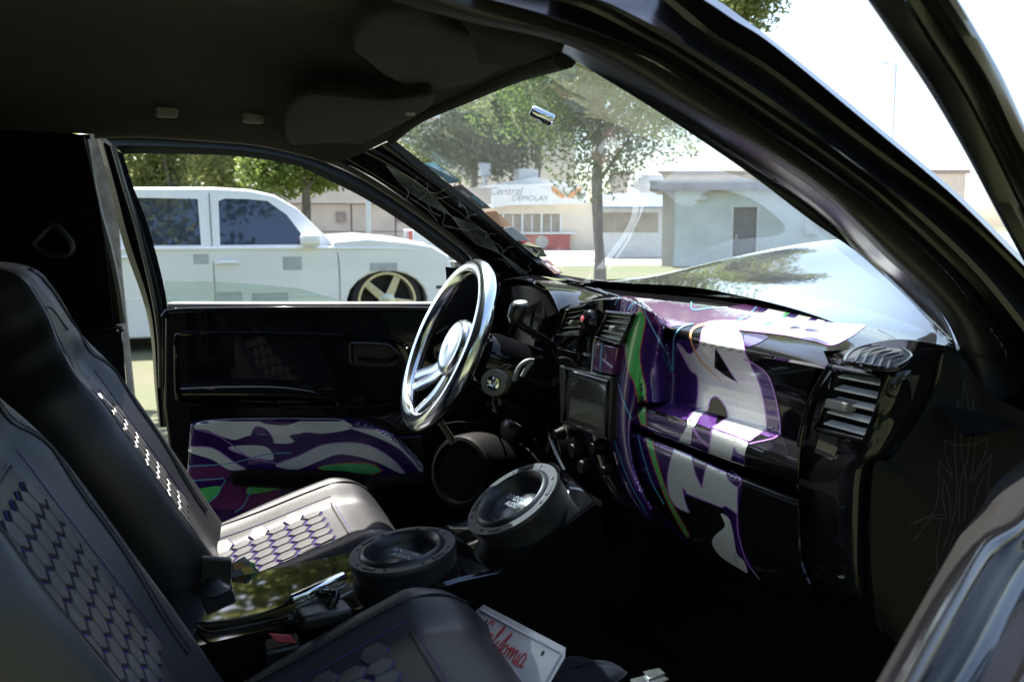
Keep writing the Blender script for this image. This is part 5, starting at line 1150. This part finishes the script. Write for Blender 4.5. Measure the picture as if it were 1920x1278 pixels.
skin('painted_graphic', PNL, dt, [(q[0], q[1]+5)+tuple(q[2:]) for q in it], None, step=4)
# pinstripes on the driver side pillar trim
at = target(ap); it = []
for k in range(7):
    o_ = (k-3)*4.2; it.append(('pale', 1, [(724, 310), (775+o_*.7, 350-o_*.6), (838+o_*.12, 398-o_*.12), (892-o_*.8, 438+o_*.7), (944+o_*.08, 480-o_*.05), (984+o_*.6, 514)], 1.1))
for q in ([(782, 330), (776, 348), (788, 357), (800, 352)], [(802, 340), (800, 362), (784, 375)], [(836, 354), (820, 362), (806, 360)], [(806, 365), (820, 372), (842, 368)], [(760, 350), (766, 362), (762, 374)], [(800, 380), (812, 398), (826, 404)], [(830, 392), (834, 408), (830, 420), (850, 426)], [(832, 424), (856, 428), (876, 432)], [(872, 412), (880, 404), (894, 402)], [(876, 432), (896, 428), (914, 436)], [(884, 440), (892, 456), (912, 464), (930, 470)], [(930, 440), (920, 438), (910, 446)], [(922, 450), (938, 462), (944, 472)], [(964, 462), (952, 464), (942, 476)], [(926, 484), (944, 488), (958, 502)], [(998, 492), (990, 498), (996, 506), (980, 510)], [(770, 372), (800, 392), (820, 414)], [(860, 376), (872, 390), (880, 410)]):
    it.append(('pale', 2, q, (.8, 1.7)))
skin('pinstripe', ap, at, it, None)
kt = target(KP); it = []
for q in ([(512, 105), (497, 230), (492, 400), (500, 560)], [(512, 105), (535, 250), (545, 400), (525, 580)], [(475, 215), (460, 330), (455, 480), (468, 690), (455, 850), (390, 1060)], [(475, 215), (485, 330), (495, 460)], [(560, 210), (578, 330), (570, 500), (545, 680)], [(560, 210), (550, 350), (535, 480)], [(395, 440), (460, 465), (520, 470), (590, 455), (645, 420)], [(395, 440), (410, 540), (445, 660)],
          [(645, 420), (625, 530), (560, 665)], [(360, 560), (400, 600), (440, 650)], [(360, 560), (368, 700), (330, 860), (220, 1015)], [(665, 520), (600, 620), (560, 670)], [(665, 520), (650, 640), (645, 760)], [(390, 655), (385, 760), (410, 885)], [(390, 655), (425, 760), (430, 900)], [(512, 570), (485, 720), (480, 900)], [(512, 570), (520, 720), (510, 900)], [(195, 930), (280, 880), (390, 862)], [(200, 925), (300, 885), (410, 888)], [(380, 900), (355, 1050), (355, 1190)], [(625, 630), (580, 740), (560, 850)], [(455, 960), (400, 1130), (300, 1240)]):
    it.append(('greypin', 1, [(1640+x/3.043, 680+y/3.043) for x, y in q], 1.7))
skin('pinstripe', KP, kt, it, None)

# ------------------------------------------------------------------ loose things lying in the truck
passes = [([(795, 306), (816, 305), (861, 337), (859, 342), (842, 344)], 'pale blue show pass, topmost of the passes along the windshield edge', 'teal', 'concrete'),
          ([(847, 350), (865, 346), (921, 390), (900, 392)], 'brown printed show pass with a teal foot, second from the top of the row', 'bark', 'teal'),
          ([(907, 397), (930, 395), (961, 422), (940, 425)], 'show pass with an orange car printed above a blue band', 'orange', 'bluep'),
          ([(940, 429), (960, 424), (994, 450), (967, 451)], 'cream show pass with a yellow and red print below the orange one', 'concrete', 'yellow'),
          ([(977, 459), (990, 455), (1015, 465), (1026, 481), (1005, 482)], 'green show pass with a torn white upper edge', 'grass', 'rust'),
          ([(1012, 490), (1027, 487), (1055, 512), (1040, 514)], 'reddish show pass lowest in the row, touching the dash', 'rust', 'concrete')]
M['rust'] = mat('rust_print', (.17, .075, .055), .6, var=.3, vscale=60)
M['teal'] = mat('teal_print', (.16, .30, .31), .6, var=.2, vscale=60)
for q, lb, m1_, m2_ in passes:
    pts = [on_glass(a, b, .004) for a, b in q]; nn = (pts[1]-pts[0]).cross(pts[2]-pts[0]).normalized()
    if nn.dot(CAM-pts[0]) < 0: nn = -nn
    m = MB(); m.hexa(pts, nn*.0012); o = m.build('show_pass', [M[m1_]], None, 30); tag(o, lb, 'pass', 'show passes along the windshield edge')
    c = sum(pts, Vector())/len(pts); c2 = c.lerp(pts[2], .35)
    m = MB(); m.hexa([c2+(p-c)*.42+nn*.0016 for p in pts], nn*.0004); pr = m.build('print_band', [M[m2_]], None, 30); pr.parent = o
    m = MB(); m.hexa([c.lerp(pts[0], .3)+(p-c)*.30+nn*.0016 for p in pts], nn*.0004); pr = m.build('print_band', [M['plate']], None, 30); pr.parent = o
def ztop(x): return interp([(a, b) for a, b in zc], x) if False else np.interp(x, [a for a, b in zc], [b for a, b in zc])
# suction mount with black plate
p = P(402, 1113, 'z', .546); o = empty('suction_mount', p, 'black suction cup mount with a square plate on the glossy console', 'phone mount')
m = MB(); m.lathe(p, (0, 0, 1), [(.034, 0), (.036, .006), (.030, .014), (.016, .024), (.012, .03), (0, .031)], 32); m.build('suction_cup', M['rubber'], o, 60)
m = MB(); m.hexa(L('y', p.y, (376, 1044), (434, 1049), (431, 1106), (372, 1100)), (.002, .016, 0)); m.build('holder_plate', M['blackp'], o, 30, bevel=.004, seg=3)
# phone held on edge
a0, a1 = P(545, 1124, 'z', .585), P(647, 1078, 'z', .60); o = empty('phone', a0, 'slim dark phone lying edge up in its clip on the console', 'phone')
e = (a1-a0).normalized(); s_ = Vector((0, 0, 1)); b = e.cross(s_).normalized()
m = MB(); m.tube([a0, a0+e*.004, a1-e*.004, a1], [.006, .0085, .0085, .006], 14); m.build('phone_edge', M['chrome'], o, 60)
m = MB(); m.hexa([a0+b*.004+s_*-.008, a1+b*.004+s_*-.008, a1+b*.030+s_*-.018, a0+b*.030+s_*-.018], s_*-.006); m.build('phone_body', M['screen'], o, 30, bevel=.003)
o = empty('phone_clip', P(610, 1150, 'z', .562), 'black jointed clip stand holding the phone above the console', 'phone mount')
p = P(608, 1152, 'z', .566); m = MB(); m.box(p, (.085, .05, .026), M=Matrix.Rotation(.15, 3, 'Z')); m.build('clip_base', M['blackp'], o, 30, bevel=.008, seg=3)
m = MB(); m.tube(crom([p+Vector((.01, 0, .012)), p+Vector((.02, .008, .03)), (a0+a1)/2+s_*-.010], 8), .008, 10); m.build('clip_joint', BK, o, 60)
for dx in (-.02, .02):
    m = MB(); q = (a0+a1)/2+e*dx; m.tube(crom([q+b*.02+s_*-.012, q+b*.006+s_*-.014, q-b*.008+s_*.002], 8), .0035, 8); m.build('clip_jaw', M['alu'], o, 60)
for pts, lb in (([(368, 1166), (395, 1167), (450, 1160), (505, 1145), (535, 1133), (548, 1122)], 'black charging cable running to the end of the phone, upper of two'), ([(368, 1172), (392, 1184), (440, 1177), (500, 1165), (530, 1159), (545, 1156)], 'black charging cable with a kink running to the clip stand, lower of two')):
    q = crom([P(a, b_, 'z', float(ztop(P(a, b_, 'z', .55).x))+.006+(.02*(i == 5)+.012*(i == 4))) for i, (a, b_) in enumerate(pts)], 30)
    m = MB(); m.tube(q, .0024, 8); m.tube([q[-4], q[-3], q[-1]], [.0028, .0045, .005], 10); tag(m.build('charging_cable', M['rubber'], None, 60), lb, 'cable', 'charging cables on the console')
q = L('y', .125, (432, 1058), (458, 1043), (492, 1076), (428, 1093)); fl = [Vector(p) for p in q]
m = MB(); m.hexa(fl, (0, .0015, .0005)); FLY = m.build('leaflet', M['signgrey'], None, 30); tag(FLY, 'colourful printed leaflet tucked between the console and the driver seat', 'leaflet')
for k, (mm, pl_) in enumerate((('orange', [(436, 1058), (452, 1052), (462, 1062), (440, 1068)]), ('yellow', [(452, 1066), (470, 1060), (482, 1076), (462, 1082)]), ('green', [(466, 1052), (476, 1054), (482, 1062), (470, 1060)]), ('plate', [(450, 1048), (460, 1045), (470, 1052), (458, 1053)]))):
    m = MB(); m.hexa(L('y', .1235-.0003*k, *pl_), (0, -.0004, 0)); pr = m.build('print_band', M[mm], None, 30); pr.parent = FLY
# licence plate leaning against the passenger seat front
A0, A1 = P(902, 1130, 'x', -.165), P(1118, 1243, 'x', -.150); pu = (A1-A0).normalized()
pv = Vector((-.62, .0, -.78)); pv = (pv-pu*pu.dot(pv)).normalized(); pn = pu.cross(pv)
if pn.dot(CAM-A0) < 0: pn = -pn
wd, ht = .360, .180; A0 = A0
LP = MB(); q = [(0.012, 0), (wd-.012, 0), (wd, .012), (wd, ht-.012), (wd-.012, ht), (.012, ht), (0, ht-.012), (0, .012)]
LP.hexa([A0+pu*x+pv*y for x, y in q], pn*-.0015); LP = LP.build('licence_plate', M['plate'], None, 30, bevel=.0005); tag(LP, 'white licence plate with red script leaning in front of the passenger seat', 'licence plate')
m = MB(); m.tube([A0+pu*x+pv*y+pn*.0008 for x, y in ((.012, .010), (wd-.012, .010), (wd-.010, .012), (wd-.010, ht-.012), (wd-.012, ht-.010), (.012, ht-.010), (.010, ht-.012), (.010, .012))], .0022, 8, closed=True, flat=.7); r_ = m.build('raised_rim', M['plate'], None, 60); r_.parent = LP
for x in (.062, wd-.062):
    m = MB(); m.lathe(A0+pu*x+pv*.022+pn*.0006, pn, [(.0042, 0), (0, .0003)], 16); r_ = m.build('bolt_hole', M['seam'], None, 60); r_.parent = LP
def script(text_pts, r, m_, o0):
    mb = MB()
    for st in text_pts: mb.tube(crom([A0+pu*(.062+x*1.15)+pv*(.056-y*1.05)+pn*.0008 for x, y in st], len(st)*5), r, 6, flat=.35, upv=pn)
    r_ = mb.build('lettering', m_, None, 60); r_.parent = LP
cal = [[(.028, .030), (.024, .038), (.014, .034), (.004, .018), (.002, .004), (.012, 0), (.024, .006), (.030, .012)], [(.046, .018), (.038, .020), (.031, .012), (.033, .001), (.041, .004), (.046, .018), (.044, .004), (.050, .002), (.058, .014)],
       [(.050, .002), (.060, .018), (.068, .036), (.064, .038), (.058, .022), (.057, .004), (.063, .001), (.070, .012), (.073, .018), (.070, .004), (.076, .001), (.084, .014)], [(.0755, .028), (.0765, .029)], [(.084, .014), (.094, .032), (.098, .036), (.095, .024), (.084, -.012), (.082, -.016), (.088, .004), (.096, .008)],
       [(.106, .018), (.098, .014), (.098, .003), (.106, .002), (.110, .012), (.106, .018), (.114, .014), (.120, .018), (.118, .002)], [(.118, .002), (.124, .016), (.130, .018), (.129, .002), (.136, .016), (.142, .018), (.141, .003), (.148, .004)], [(.152, .018), (.149, .003), (.154, .001), (.158, .012)], [(.170, .018), (.162, .020), (.158, .008), (.162, .001), (.170, .006), (.172, .018), (.170, .003), (.178, .004)]]
script(cal, .0016, M['platered'], None)
m = MB()
for i, x in enumerate((.018, .028, .038)): m.hexa([A0+pu*(x+a)+pv*(.030+b)+pn*.0004 for a, b in ((0, 0), (.007, 0), (.007, .011), (0, .011))], pn*.0004)
m.v = m.v[:8]; m.f = m.f[:6]; m.m = m.m[:6]; r_ = m.build('month_sticker', M['plateblue'], None, 30); r_.parent = LP
# dark cloth bundle and a metal latch at the bottom edge
def lump(name, pts_px, z, h, m_, seed):
    rnd = random.Random(seed); c0 = [P(a, b, 'z', z) for a, b in [tuple(p) for p in smooth_poly(pts_px, 6)]]; c = sum(c0, Vector())/len(c0); mb = MB(); rows = []
    for k, (s, hh) in enumerate(((1.02, -.03), (1, 0), (.93, .5), (.8, .85), (.55, 1), (.25, .92), (.05, .9))):
        rows.append([c+(p-c)*s+Vector((0, 0, h*hh+h*.18*math.sin(j*.53+k)*(.2 < s < 1)+rnd.uniform(-.1, .1)*h*(s < 1))) for j, p in enumerate(c0)])
    mb.grid(rows, 0, True); return mb.build(name, m_, None, 180, sub=1)
M['denim'] = mat('dark_navy_cloth', (.004, .005, .009), .9, spec=.15, bump=.6, bscale=300, var=.3, vscale=40)
tag(lump('folded_cloth', [(985, 1256), (1040, 1240), (1090, 1236), (1130, 1244), (1166, 1254), (1172, 1264), (1130, 1290), (1060, 1310), (985, 1290)], .545, .012, M['denim'], 4), 'dark navy cloth bunched over the end of the licence plate', 'cloth')
q = L('z', .52, (1180, 1272), (1236, 1257), (1256, 1272), (1200, 1300)); o = empty('belt_tongue', q[0], 'shiny metal latch strip at the bottom edge beside the dark cloth', 'latch')
m = MB(); m.hexa(q, (0, 0, -.006)); m.build('latch_plate', M['alu'], o, 30, bevel=.0015)
m = MB(); m.hexa([p+Vector((0, 0, .004)) for p in L('z', .52, (1205, 1262), (1236, 1255), (1248, 1266), (1216, 1276))], (0, 0, -.005)); m.build('latch_block', M['alu'], o, 30, bevel=.001)
